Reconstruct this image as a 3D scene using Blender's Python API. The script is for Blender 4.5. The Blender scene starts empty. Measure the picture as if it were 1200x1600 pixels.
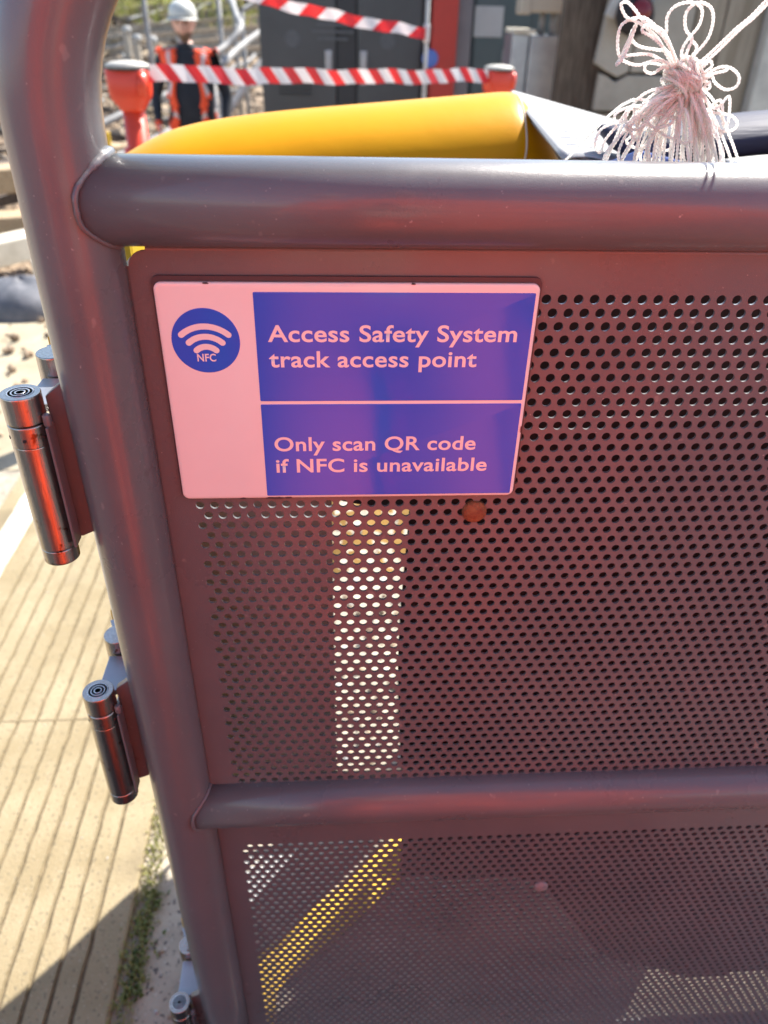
import bpy, bmesh, math, random
import numpy as np
from mathutils import Vector, Matrix, noise

random.seed(7)
rng = np.random.default_rng(7)
rad = math.radians
S = bpy.context.scene
COL = S.collection

# ------------------------------------------------------------------ camera
H = 1.28
cam_d = bpy.data.cameras.new("camera")
cam = bpy.data.objects.new("camera", cam_d)
COL.objects.link(cam)
CR = Vector((0.99809006, -0.05742792, 0.02276558))
CU = Vector((0.01301458, 0.55572229, 0.83126611))
CF = Vector((0.06038922, 0.82938216, -0.5554083))
m = Matrix.Identity(4)
for i in range(3):
    m[i][0] = CR[i]; m[i][1] = CU[i]; m[i][2] = -CF[i]
m[2][3] = H
cam.matrix_world = m
cam_d.sensor_fit = 'HORIZONTAL'
cam_d.sensor_width = 36
cam_d.lens = 36 * 1202.6 / 1200
cam_d.clip_start = 0.02
cam_d.clip_end = 300
cam_d.dof.use_dof = True
cam_d.dof.focus_distance = 0.50
cam_d.dof.aperture_fstop = 10
S.camera = cam

# ------------------------------------------------------------------ world, sun, exposure
SUN_AZ, SUN_EL = rad(43), rad(51)       # azimuth from +y towards +x
w = bpy.data.worlds.new("World"); S.world = w; w.use_nodes = True
nt = w.node_tree
sky = nt.nodes.new('ShaderNodeTexSky'); sky.sky_type = 'NISHITA'; sky.sun_disc = False
sky.sun_elevation = SUN_EL; sky.sun_rotation = SUN_AZ
sky.air_density = 1.0; sky.dust_density = 1.0
bg = nt.nodes['Background']; bg.inputs[1].default_value = 0.115
nt.links.new(sky.outputs[0], bg.inputs[0])
sun_d = bpy.data.lights.new("sun", 'SUN'); sun_d.energy = 5.0; sun_d.angle = rad(0.53)
sun_d.color = (1.0, 0.95, 0.87)
sun = bpy.data.objects.new("sun", sun_d); COL.objects.link(sun)
sdir = Vector((math.sin(SUN_AZ) * math.cos(SUN_EL), math.cos(SUN_AZ) * math.cos(SUN_EL), math.sin(SUN_EL)))
sun.rotation_euler = sdir.to_track_quat('Z', 'Y').to_euler()
S.view_settings.view_transform = 'Standard'; S.view_settings.look = 'None'
S.view_settings.gamma = 1; S.view_settings.use_curve_mapping = False
S.view_settings.exposure = 1.42
S.render.engine = 'CYCLES'

# ------------------------------------------------------------------ materials
def mat(name, col, rough=0.5, metal=0.0, col2=None, scale=20.0, fac=0.5, bump=0.0, bscale=None, detail=6, spec=0.5,
        coat=0.0, transl=None, tmix=.4, stretch=None, low=0.4, high=0.65, rough2=None):  # noqa
    M = bpy.data.materials.new(name); M.use_nodes = True
    t = M.node_tree; N = t.nodes; L = t.links
    P = N['Principled BSDF']
    P.inputs['Base Color'].default_value = (*col, 1)
    P.inputs['Roughness'].default_value = rough
    P.inputs['Metallic'].default_value = metal
    P.inputs['Specular IOR Level'].default_value = spec
    P.inputs['Coat Weight'].default_value = coat
    P.inputs['Coat Roughness'].default_value = 0.08
    co = N.new('ShaderNodeTexCoord'); src = co.outputs['Object']
    if stretch:
        mp = N.new('ShaderNodeMapping'); mp.inputs['Scale'].default_value = stretch
        L.new(src, mp.inputs[0]); src = mp.outputs[0]
    if col2:
        n = N.new('ShaderNodeTexNoise'); n.inputs['Scale'].default_value = scale; n.inputs['Detail'].default_value = detail
        n.inputs['Roughness'].default_value = 0.6
        L.new(src, n.inputs['Vector'])
        r = N.new('ShaderNodeValToRGB'); r.color_ramp.elements[0].position = low; r.color_ramp.elements[1].position = high
        r.color_ramp.elements[0].color = (*col, 1); r.color_ramp.elements[1].color = (*[a + (b - a) * fac * 2 if fac < .5 else b for a, b in zip(col, col2)], 1)
        L.new(n.outputs['Fac'], r.inputs[0]); L.new(r.outputs[0], P.inputs['Base Color'])
        if rough2 is not None:
            mr = N.new('ShaderNodeMapRange'); mr.inputs[1].default_value = low; mr.inputs[2].default_value = high
            mr.inputs[3].default_value = rough; mr.inputs[4].default_value = rough2
            L.new(n.outputs['Fac'], mr.inputs[0]); L.new(mr.outputs[0], P.inputs['Roughness'])
    if bump:
        n2 = N.new('ShaderNodeTexNoise'); n2.inputs['Scale'].default_value = bscale or scale * 4; n2.inputs['Detail'].default_value = 5
        L.new(src, n2.inputs['Vector'])
        b = N.new('ShaderNodeBump'); b.inputs['Strength'].default_value = bump; b.inputs['Distance'].default_value = 0.002
        L.new(n2.outputs['Fac'], b.inputs['Height']); L.new(b.outputs[0], P.inputs['Normal'])
    if transl:
        tr = N.new('ShaderNodeBsdfTranslucent'); tr.inputs[0].default_value = (*transl, 1)
        ad = N.new('ShaderNodeMixShader'); ad.inputs[0].default_value = tmix
        out = N['Material Output']
        L.new(P.outputs[0], ad.inputs[1]); L.new(tr.outputs[0], ad.inputs[2]); L.new(ad.outputs[0], out.inputs[0])
    return M

def speckle(M, col, scale, thr, soft=0.03):
    """adds a second layer of specks (aggregate, grit, lichen) to a material's base colour"""
    t = M.node_tree; N = t.nodes; L = t.links; P = N['Principled BSDF']
    co = N.new('ShaderNodeTexCoord'); v = N.new('ShaderNodeTexNoise'); v.inputs['Scale'].default_value = scale; v.inputs['Detail'].default_value = 2
    L.new(co.outputs['Object'], v.inputs['Vector'])
    mr = N.new('ShaderNodeMapRange'); mr.inputs[1].default_value = thr; mr.inputs[2].default_value = thr + soft
    L.new(v.outputs['Fac'], mr.inputs[0])
    mx = N.new('ShaderNodeMix'); mx.data_type = 'RGBA'
    L.new(mr.outputs[0], mx.inputs[0])
    old = P.inputs['Base Color'].links
    if old:
        L.new(old[0].from_socket, mx.inputs[6])
    else:
        mx.inputs[6].default_value = P.inputs['Base Color'].default_value
    mx.inputs[7].default_value = (*col, 1)
    L.new(mx.outputs[2], P.inputs['Base Color'])
    return M

M = {}
M['paint'] = speckle(mat('grey_gate_paint', (.120, .125, .132), .27, 0, (.140, .144, .150), 7, bump=.14, bscale=1500, spec=.42, coat=.5, rough2=.40), (.32, .32, .31), 380, .73, .04)
speckle(M['paint'], (.20, .195, .19), 75, .70, .05)
speckle(M['paint'], (.10, .10, .105), 48, .73, .03)
M['paint'].node_tree.nodes['Principled BSDF'].inputs['Coat Roughness'].default_value = .15
M['weld'] = mat('painted_weld', (.2, .2, .21), .38, 0, (.26, .26, .26), 90, bump=.6, bscale=420)
M['steel'] = mat('turned_stainless_steel', (.50, .455, .41), .24, 1, (.40, .345, .30), 60, stretch=(8, 8, .35), bump=.12, bscale=260)
speckle(M['steel'], (.20, .10, .055), 130, .66, .06)
M['steel_top'] = mat('machined_steel_end', (.60, .61, .63), .38, 1, (.50, .50, .52), 300, bump=.1)
M['groove'] = mat('dark_groove', (.02, .018, .018), .7)
M['rust'] = mat('rusty_bolt_steel', (.21, .07, .03), .75, .15, (.30, .13, .05), 180, bump=.7, bscale=500)
M['sign_white'] = mat('white_vitreous_enamel', (.88, .87, .85), .16, 0, (.84, .82, .80), 6, spec=.55, coat=.35)
M['sign_blue'] = mat('blue_vitreous_enamel', (.03, .125, .74), .10, 0, (.035, .135, .78), 5, spec=.42, coat=.3, bump=.03, bscale=25)
M['sign_edge'] = mat('sign_backing_metal', (.07, .06, .07), .45, .3)
M['yellow_post'] = mat('yellow_post_paint', (.62, .40, .02), .45, 0, (.50, .32, .03), 30)
M['black_paint'] = mat('black_paint', (.02, .02, .022), .5)
M['pale_plate'] = mat('pale_grey_plate_paint', (.34, .33, .32), .5, 0, (.28, .27, .26), 6, bump=.1, bscale=60)
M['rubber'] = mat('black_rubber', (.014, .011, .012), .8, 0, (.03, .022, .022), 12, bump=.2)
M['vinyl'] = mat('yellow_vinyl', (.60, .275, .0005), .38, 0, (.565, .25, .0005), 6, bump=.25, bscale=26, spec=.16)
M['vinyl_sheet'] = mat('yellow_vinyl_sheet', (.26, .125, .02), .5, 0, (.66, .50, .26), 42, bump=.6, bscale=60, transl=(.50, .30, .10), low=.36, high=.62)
M['paper'] = mat('white_paper', (.64, .64, .63), .8, 0, (.58, .58, .58), 12, transl=(.5, .5, .5), spec=.2)
M['ink'] = mat('faint_grey_print', (.22, .23, .27), .8)
M['navy'] = mat('navy_tarpaulin', (.030, .032, .055), .6, 0, (.045, .048, .078), 10, bump=.5, bscale=30, stretch=(.3, 6, 6), spec=.2)
M['dark_tarp'] = mat('dark_grey_tarpaulin', (.018, .018, .022), .5, 0, (.03, .03, .036), 8, bump=.4, bscale=18, spec=.3)
M['blue_card'] = mat('blue_folder_card', (.07, .13, .40), .5, 0, (.09, .16, .46), 15)
M['rope'] = mat('white_braided_cord', (.93, .92, .90), .7, 0, (.88, .86, .84), 120, transl=(.98, .97, .95), tmix=.76)
M['red_plastic'] = mat('red_orange_plastic', (.72, .055, .02), .35, 0, (.62, .05, .02), 8, bump=.05)
M['cap_grey'] = mat('dusty_grey_cap', (.42, .40, .35), .6, 0, (.30, .29, .26), 25)
M['red_paint'] = mat('red_column_paint', (.42, .03, .02), .45, 0, (.36, .03, .02), 6)
M['cabinet'] = mat('dark_cabinet_paint', (.045, .048, .052), .42, 0, (.055, .058, .062), 4, bump=.04, bscale=40)
M['cabinet_dark'] = mat('dark_cabinet_recess', (.022, .023, .027), .5)
M['cabinet_mark'] = mat('faded_notice', (.085, .088, .095), .5, 0, (.06, .062, .07), 60)
M['teal'] = mat('slate_green_paint', (.060, .085, .090), .45, 0, (.07, .095, .10), 4)
M['grey_col'] = mat('mid_grey_paint', (.15, .14, .15), .5, 0, (.18, .17, .18), 6)
M['galv'] = mat('galvanised_steel', (.42, .44, .46), .42, .75, (.34, .35, .38), 14, bump=.05)
M['galv_pipe'] = mat('weathered_galvanised_pipe', (.27, .27, .265), .65, .1, (.19, .185, .18), 9, bump=.1)
M['beige'] = mat('beige_plastic', (.40, .35, .28), .6, 0, (.38, .34, .28), 18, bump=.1)
M['wood_dark'] = mat('weathered_dark_timber', (.060, .042, .030), .8, 0, (.13, .10, .075), 16, stretch=(6, 6, .5), bump=.7, bscale=60)
M['wood'] = mat('bleached_timber', (.30, .215, .125), .8, 0, (.42, .32, .20), 14, stretch=(6, .8, 6), bump=.6, bscale=60)
M['wood_wall'] = mat('weathered_board', (.20, .165, .125), .85, 0, (.30, .26, .21), 6, stretch=(5, 5, .5), bump=.6, bscale=40)
M['wall_conc'] = mat('stained_concrete_panel', (.36, .33, .285), .9, 0, (.26, .235, .20), 3.2, bump=.4, bscale=50)
M['conc_post'] = mat('pale_concrete_post', (.46, .45, .42), .9, 0, (.36, .35, .33), 9, bump=.4, bscale=60)
M['paving'] = speckle(speckle(mat('grooved_concrete', (.225, .178, .100), .92, 0, (.285, .232, .142), 7, bump=.7, bscale=230, detail=8), (.12, .10, .065), 150, .63), (.34, .29, .20), 210, .66)
speckle(M['paving'], (.17, .135, .08), 4.5, .60, .16)
M['groove_dirt'] = mat('dirt_in_groove', (.10, .078, .046), .95, 0, (.19, .15, .09), 45, low=.45, high=.7)
M['white_line'] = mat('worn_white_paint', (.52, .49, .42), .8, 0, (.33, .29, .22), 14, bump=.3, bscale=120, low=.5, high=.75)
M['dust'] = speckle(mat('pale_dusty_ground', (.27, .225, .15), .95, 0, (.36, .31, .22), 4, bump=1.0, bscale=38, detail=10), (.25, .21, .15), 60, .64)
M['asphalt'] = speckle(speckle(mat('worn_concrete_base', (.28, .245, .19), .95, 0, (.40, .35, .27), 9, bump=.8, bscale=160, detail=9), (.10, .09, .08), 120, .62), (.42, .38, .32), 140, .67)
M['path_asphalt'] = speckle(mat('dark_path_asphalt', (.035, .035, .037), .9, 0, (.055, .054, .053), 11, bump=.8, bscale=170), (.11, .105, .10), 190, .66)
M['ballast_bed'] = speckle(mat('ballast_bed', (.25, .185, .125), .95, 0, (.36, .28, .19), 3, bump=1.0, bscale=24, detail=10), (.10, .07, .05), 22, .56, .1)
M['stone'] = mat('ballast_stone', (.27, .195, .13), .9, 0, (.38, .29, .20), 1.5)
M['stone2'] = mat('ballast_stone_dark', (.15, .105, .07), .9, 0, (.22, .16, .11), 1.5)
M['grass_bank'] = mat('dry_grass_bank', (.22, .25, .07), .95, 0, (.38, .35, .17), 2.2, bump=1.0, bscale=15)
M['grass'] = mat('grass_blade', (.19, .22, .06), .7, 0, (.30, .29, .11), 7, transl=(.2, .25, .05))
M['rail'] = mat('brown_rail_steel', (.36, .28, .20), .7, .0, (.44, .36, .27), 10, bump=.2)
M['skin'] = mat('skin', (.66, .36, .28), .5, 0, (.72, .43, .34), 12)
M['beard'] = mat('beard', (.16, .10, .07), .8, 0, (.24, .16, .11), 120, bump=.5)
M['black_cloth'] = mat('dark_navy_cloth', (.018, .020, .028), .85, 0, (.026, .028, .036), 14, bump=.3)
M['hivis'] = mat('orange_high_visibility_fabric', (.99, .10, .03), .75, 0, (.97, .09, .025), 8, bump=.2, bscale=60)
M['reflective'] = mat('silver_reflective_tape', (.66, .55, .52), .5, 0, (.6, .48, .46), 40)
M['helmet'] = mat('white_helmet_plastic', (.56, .56, .52), .4, 0, (.48, .48, .44), 10)
M['boot'] = mat('black_boot', (.02, .018, .016), .6)
M['eye'] = mat('eye', (.06, .04, .03), .2)
M['phone'] = mat('black_phone', (.015, .015, .017), .25)
M['lamp_red'] = mat('red_lens', (.16, .01, .012), .2)
M['tape_white'] = mat('white_barrier_tape', (.80, .78, .77), .45, 0, (.74, .72, .72), 6, transl=(.6, .5, .5))
M['tape_red'] = mat('red_barrier_tape', (.66, .02, .03), .45, 0, (.60, .02, .03), 6, transl=(.6, .03, .03))
M['yellow_line'] = mat('yellow_painted_timber', (.78, .50, .015), .6, 0, (.70, .43, .02), 12, bump=.3, bscale=90)
M['trough'] = mat('white_concrete_lid', (.62, .57, .47), .9, 0, (.50, .45, .36), 10, bump=.4, bscale=60)
M['shade_form'] = mat('grey_blue_shade', (.09, .095, .11), .8, 0, (.15, .15, .165), 14, bump=.5, bscale=30)  # shade tone put into the colour of the ground lump

# ------------------------------------------------------------------ helpers
class MB:
    def __init__(s): s.v = []; s.f = []; s.m = []; s.sm = []
    def add(s, vs, fs, mi=0, smooth=False):
        o = len(s.v); s.v += [tuple(p) for p in vs]
        for q in fs: s.f.append(tuple(o + i for i in q)); s.m.append(mi); s.sm.append(smooth)
        return o
    def box(s, c, d, rot=None, mi=0, taper=1.0):
        x, y, z = (k / 2 for k in d); c = Vector(c)
        vs = [Vector((sx * x * (taper if sz > 0 else 1), sy * y * (taper if sz > 0 else 1), sz * z)) for sz in (-1, 1) for sy in (-1, 1) for sx in (-1, 1)]
        if rot is not None: vs = [rot @ p for p in vs]
        s.add([p + c for p in vs], [(0, 2, 3, 1), (4, 5, 7, 6), (0, 1, 5, 4), (2, 6, 7, 3), (0, 4, 6, 2), (1, 3, 7, 5)], mi)
    def tube(s, path, r, seg=12, caps=True, closed=False, mi=0, flat=1.0):
        P = [Vector(p) for p in path]; n = len(P)
        rr = r if hasattr(r, '__len__') else [r] * n
        T = []
        for i in range(n):
            a = P[i - 1] if (i or closed) else P[0]; b = P[(i + 1) % n] if (i < n - 1 or closed) else P[-1]
            t = b - a
            T.append(t.normalized() if t.length > 1e-12 else Vector((0, 0, 1)))
        u = T[0].orthogonal().normalized(); vs = []
        for i in range(n):
            u = u - T[i] * u.dot(T[i])
            u = u.normalized() if u.length > 1e-9 else T[i].orthogonal().normalized()
            vv = T[i].cross(u)
            for k in range(seg):
                a = 2 * math.pi * k / seg
                vs.append(P[i] + (u * math.cos(a) + vv * math.sin(a) * flat) * rr[i])
        fs = []
        for i in range(n - (0 if closed else 1)):
            j = (i + 1) % n
            for k in range(seg):
                l = (k + 1) % seg
                fs.append((i * seg + k, i * seg + l, j * seg + l, j * seg + k))
        s.add(vs, fs, mi, True)
        if caps and not closed:
            o = len(s.v) - n * seg
            s.f.append(tuple(o + k for k in reversed(range(seg)))); s.m.append(mi); s.sm.append(False)
            o2 = o + (n - 1) * seg
            s.f.append(tuple(o2 + k for k in range(seg))); s.m.append(mi); s.sm.append(False)
    def lathe(s, prof, c=(0, 0, 0), seg=32, mi=0, smooth=True, rot=None):
        c = Vector(c); vs = []
        for r, z in prof:
            for k in range(seg):
                a = 2 * math.pi * k / seg
                p = Vector((r * math.cos(a), r * math.sin(a), z))
                vs.append((rot @ p if rot is not None else p) + c)
        fs = []
        n = len(prof)
        for i in range(n - 1):
            for k in range(seg):
                l = (k + 1) % seg
                fs.append((i * seg + k, i * seg + l, (i + 1) * seg + l, (i + 1) * seg + k))
        s.add(vs, fs, mi, smooth)
        o = len(s.v) - n * seg
        if prof[0][0] > 1e-6: s.f.append(tuple(o + k for k in reversed(range(seg)))); s.m.append(mi); s.sm.append(False)
        if prof[-1][0] > 1e-6:
            o2 = o + (n - 1) * seg; s.f.append(tuple(o2 + k for k in range(seg))); s.m.append(mi); s.sm.append(False)
    def grid(s, fn, nu, nv, mi=0, smooth=True, closed_u=False):
        vs = [fn(i / nu, j / nv) for j in range(nv + 1) for i in range(nu + 1)]
        fs = [(j * (nu + 1) + i, j * (nu + 1) + i + 1, (j + 1) * (nu + 1) + i + 1, (j + 1) * (nu + 1) + i) for j in range(nv) for i in range(nu)]
        s.add(vs, fs, mi, smooth)
    def prism(s, poly, y0, y1, mi=0):
        """polygon given in x,z, extruded along y"""
        n = len(poly)
        vs = [(x, y0, z) for x, z in poly] + [(x, y1, z) for x, z in poly]
        fs = [tuple(range(n)), tuple(reversed(range(n, 2 * n)))] + [(i, i + n, (i + 1) % n + n, (i + 1) % n) for i in range(n)]
        s.add(vs, fs, mi)
    def build(s, name, mats, parent=None, bevel=0, solid=0, sub=0, segs=2):
        me = bpy.data.meshes.new(name)
        off = Vector((0, 0, 0))
        if parent is not None:
            q = parent
            while q is not None: off += q.location; q = q.parent
        me.from_pydata([tuple(Vector(p) - off) for p in s.v], [], s.f)
        mats = mats if isinstance(mats, (list, tuple)) else [mats]
        for k in mats: me.materials.append(M[k] if isinstance(k, str) else k)
        me.polygons.foreach_set('material_index', s.m); me.polygons.foreach_set('use_smooth', s.sm)
        me.update()
        o = bpy.data.objects.new(name, me); COL.objects.link(o)
        if parent is not None: o.parent = parent
        if solid:
            md = o.modifiers.new('thickness', 'SOLIDIFY'); md.thickness = solid; md.offset = 0
        if bevel:
            md = o.modifiers.new('bevel', 'BEVEL'); md.width = bevel; md.segments = segs; md.limit_method = 'ANGLE'; md.angle_limit = rad(40)
        if sub:
            md = o.modifiers.new('sub', 'SUBSURF'); md.levels = sub; md.render_levels = sub
        return o

def tag(o, label=None, cat=None, group=None, kind=None):
    if label: o['label'] = label
    if cat: o['category'] = cat
    if group: o['group'] = group
    if kind: o['kind'] = kind
    return o
def thing(name, label, cat, loc=(0, 0, 0), group=None):
    o = bpy.data.objects.new(name, None); COL.objects.link(o); o.location = loc; o.empty_display_size = .1
    return tag(o, label, cat, group)
def obj_copy(o, parent, delta):
    c = o.copy(); COL.objects.link(c); c.parent = parent
    c.location = Vector(o.location) + Vector(delta)
    for ch in [k for k in o.children]: obj_copy(ch, c, (0, 0, 0))
    return c
def smooth_path(pts, n=8, closed=False):
    P = [Vector(p) for p in pts]; out = []; L = len(P)
    rngi = range(L) if closed else range(L - 1)
    for i in rngi:
        p0 = P[(i - 1) % L] if (closed or i) else P[0] * 2 - P[1]
        p1 = P[i]; p2 = P[(i + 1) % L]
        p3 = P[(i + 2) % L] if (closed or i + 2 < L) else P[-1] * 2 - P[-2]
        for k in range(n):
            t = k / n
            out.append(.5 * ((2 * p1) + (p2 - p0) * t + (2 * p0 - 5 * p1 + 4 * p2 - p3) * t * t + (3 * p1 - p0 - 3 * p2 + p3) * t ** 3))
    if not closed: out.append(P[-1])
    return out

# ------------------------------------------------------------------ ground
def sstep(a, b, x):
    t = min(1, max(0, (x - a) / (b - a))); return t * t * (3 - 2 * t)
def ground_z(x, y):
    z = -.5 * sstep(3.4, 5.2, y)
    z += 2.3 * sstep(9.0, 24, y) ** 1.0 if y > 9 else 0
    if y > 24: z += (y - 24) * .02
    return z
mb = MB()
ys = list(np.linspace(2.2, 14, 110)) + list(np.linspace(14.3, 120, 60))
xs = list(np.linspace(-60, -8, 26)) + list(np.linspace(-7.6, 4, 90)) + list(np.linspace(4.5, 60, 26))
vs = []
for y in ys:
    for x in xs:
        n1 = noise.noise((x * 1.7, y * 1.7, 0)) * .035 + noise.noise((x * 6, y * 6, 3)) * .016
        k = sstep(2.2, 2.9, y)
        vs.append((x, y, ground_z(x, y) + n1 * k * (1 if y > 4 else .6) - .012))
nx = len(xs)
fs = []; mi = []
for j in range(len(ys) - 1):
    for i in range(nx - 1):
        fs.append((j * nx + i, j * nx + i + 1, (j + 1) * nx + i + 1, (j + 1) * nx + i))
        y = ys[j]; x = xs[i]
        edge = 17.4 + 1.2 * noise.noise((x * .6, y * .3, 9)) + max(0, (x + 2.2)) * 3
        mi.append(0 if y < 4.6 + .5 * noise.noise((x * 2, y, 5)) else (2 if y > edge else 1))
mb.add(vs, fs, 0, True); mb.m = mi
terrain = tag(mb.build('trackside_ground', ['dust', 'ballast_bed', 'grass_bank']), kind='structure')

# near ground around the gate: rough concrete base sheet and the far skirt behind the viewer
mb = MB()
mb.grid(lambda u, v: (-.335 + u * 8.335, -30 + v * 32.2, -.010), 4, 8)
mb.grid(lambda u, v: (-60 + u * 59.665, -30 + v * 32.2, -.014), 4, 8)
mb.grid(lambda u, v: (8 + u * 52, -30 + v * 32.2, -.014), 4, 8)
tag(mb.build('concrete_base', ['asphalt']), kind='structure')
mb = MB()
mb.grid(lambda u, v: (-60 + u * 120, -30 + v * 30.36, -.005), 12, 12)
tag(mb.build('asphalt_path', ['path_asphalt']), kind='structure')

# walkway of grooved slabs
walk = bpy.data.objects.new('walkway', None); COL.objects.link(walk); tag(walk, kind='structure')
def slab(x0, x1, y0, y1, grooves, seed):
    mb = MB(); r = random.Random(seed)
    xsec = [(x0, -.06), (x0, -.004), (x0 + .004, 0)]
    for g in grooves:
        if x0 + .01 < g - .008 and g + .008 < x1 - .01:
            xsec += [(g - .0040, 0.0), (g - .0026, -.0065), (g + .0026, -.0065), (g + .0040, 0.0)]
    xsec += [(x1 - .004, 0), (x1, -.004), (x1, -.06)]
    ny = max(6, int((y1 - y0) / .016)); n = len(xsec); vs = []
    for j in range(ny + 1):
        y = y0 + (y1 - y0) * j / ny
        for i, (x, z) in enumerate(xsec):
            jx = noise.noise((x * 40, y * 28, seed)) * .0022 if -.05 < z and 2 < i < n - 3 else 0
            jz = noise.noise((x * 30, y * 22, seed + 4)) * .0012 if z > -.05 else 0
            vs.append((x + jx, y, z + jz))
    fs = [(j * n + i, j * n + i + 1, (j + 1) * n + i + 1, (j + 1) * n + i) for j in range(ny) for i in range(n - 1)]
    ids = [1 if xsec[i][1] < -.0045 > -.05 and -.05 < xsec[i][1] and xsec[i + 1][1] < -.0045 and xsec[i + 1][1] > -.05 else 0 for j in range(ny) for i in range(n - 1)]
    fs += [tuple(reversed(range(n))), tuple(ny * n + i for i in range(n))]
    mb.add(vs, fs); mb.m = ids + [0, 0]
    return mb.build('paving_slab', ['paving', 'groove_dirt'], walk)
GV = [-.637 + .0384 * k for k in range(-33, 7)]
slab(-1.0, -.352, .362, 1.1385, [g for g in GV if g > -.93], 1)
slab(-1.0, -.352, 1.1410, 2.24, [g for g in GV if g > -.86], 2)
slab(-1.9, -1.006, .362, 1.1365, GV, 3)
mb = MB()
mb.grid(lambda u, v: (-.948 + .068 * u + .004 * noise.noise((v * 30, u * 3, 0)), 1.146 + 1.085 * v, .0042 + .001 * noise.noise((u * 4, v * 9, 2))), 4, 60)
tag(mb.build('white_edge_line', 'white_line'), kind='structure')

# yellow painted line on the concrete inside the gate
mb = MB()
d = Vector((.231, .201, 0)).normalized(); nrm = Vector((-d.y, d.x, 0))
def yl(u, v):
    p = Vector((-.30, .455, 0)) + d * (u * .95) + nrm * ((v - .5) * .064)
    return (p.x, p.y, -.0045)
mb.grid(yl, 30, 2)
tag(mb.build('yellow_floor_line', 'yellow_line'), kind='structure')

# grass growing along the slab edge
def blades(name, n, area, h0, h1, wd, zf, mats, seed):
    r = random.Random(seed); mb = MB()
    for _ in range(n):
        x, y = area(r)
        z = zf(x, y); h = r.uniform(h0, h1); a = r.uniform(0, 6.283); l = r.uniform(.3, 1.1) * h
        dx, dy = math.cos(a), math.sin(a); w_ = wd * r.uniform(.6, 1.3)
        sx, sy = -dy * w_, dx * w_
        p1 = (x + dx * l * .35, y + dy * l * .35, z + h * .7); p2 = (x + dx * l, y + dy * l, z + h * r.uniform(.55, 1))
        mb.add([(x - sx, y - sy, z), (x + sx, y + sy, z), (p1[0] + sx * .8, p1[1] + sy * .8, p1[2]), (p1[0] - sx * .8, p1[1] - sy * .8, p1[2]), p2],
               [(0, 1, 2, 3), (3, 2, 4)], r.randrange(len(mats)))
    return tag(mb.build(name, mats), kind='stuff')
M['grass2'] = mat('dry_grass_blade', (.30, .27, .10), .8, 0, (.22, .22, .07), 7, transl=(.3, .27, .1))
M['grass3'] = mat('dark_grass_blade', (.08, .12, .03), .7, 0, (.13, .17, .05), 7, transl=(.1, .16, .03))
blades('grass', 1500, lambda r: (-.335 + r.gauss(0, .009) + .004 * math.sin(r.random() * 9), .42 + abs(r.random() ** 1.0) * 1.1), .004, .020, .0014, lambda x, y: -.008, ['grass', 'grass2', 'grass2'], 3)
blades('weed_patch', 260, lambda r: (-.318 + r.gauss(0, .010) - .006, .58 + r.random() * .18), .003, .011, .0034, lambda x, y: -.008, ['grass3', 'grass'], 4)

# ------------------------------------------------------------------ stones
def stones(name, pts, mats, seed):
    ico = bmesh.new(); bmesh.ops.create_icosphere(ico, subdivisions=1, radius=1)
    bv = np.array([v.co[:] for v in ico.verts]); bf = np.array([[v.index for v in f.verts] for f in ico.faces]); ico.free()
    r = np.random.default_rng(seed); n = len(pts); nv = len(bv)
    V = np.zeros((n, nv, 3))
    for i, (x, y, z, s) in enumerate(pts):
        q = bv * (1 + r.uniform(-.28, .28, (nv, 1))) * (s * r.uniform(.6, 1.25, 3))
        a = r.uniform(0, 6.28); c, sn = math.cos(a), math.sin(a)
        q = q @ np.array([[c, -sn, 0], [sn, c, 0], [0, 0, 1]])
        V[i] = q + (x, y, z)
    F = (np.arange(n)[:, None, None] * nv + bf[None]).reshape(-1, 3)
    me = bpy.data.meshes.new(name); me.from_pydata(V.reshape(-1, 3).tolist(), [], F.tolist())
    for k in mats: me.materials.append(M[k])
    me.polygons.foreach_set('material_index', np.repeat(r.integers(0, len(mats), n), len(bf)).astype(np.int32))
    o = bpy.data.objects.new(name, me); COL.objects.link(o)
    return tag(o, kind='stuff')
r = random.Random(11); pts = []
for _ in range(12000):
    y = 5.0 + 12.5 * r.random() ** 1.3; x = -.62 * y + .2 + r.random() * (.62 * y) ; s = r.uniform(.02, .05) * (1.6 if r.random() < .12 else 1)
    pts.append((x, y, ground_z(x, y) + .0, s))
for _ in range(420):
    y = r.uniform(2.3, 5); x = -.6 * y + r.random() * (.45 * y); pts.append((x, y, ground_z(x, y) - .008, r.uniform(.004, .022)))
stones('ballast', pts, ['stone', 'stone2', 'stone'], 5)
pts = [(r.uniform(-.32, .3), r.uniform(.45, 1.3), -.009, r.uniform(.0012, .004)) for _ in range(420)]
pts += [(-.296, .655, -.008, .005), (-.262, .688, -.008, .0045)]
pts += [(r.uniform(-.95, -.36), r.uniform(.5, 2.1), .0005, r.uniform(.0008, .0022)) for _ in range(160)]
pts += [(r.uniform(-.12, .26), r.uniform(.88, 1.9), -.008, r.uniform(.003, .012)) for _ in range(420)]
stones('grit', pts, ['stone', 'conc_post', 'stone2'], 6)

# ------------------------------------------------------------------ the gate
R = .02415
PX, PY, RY = -.1432, .4492, .4474
GX = .93
TOPZ, MIDZ, BOTZ = H - .0946, H - .6172, .095
gate = thing('platform_gate', 'grey painted tubular steel gate with perforated panels filling the view', 'gate', (PX, PY, .03))

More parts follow.
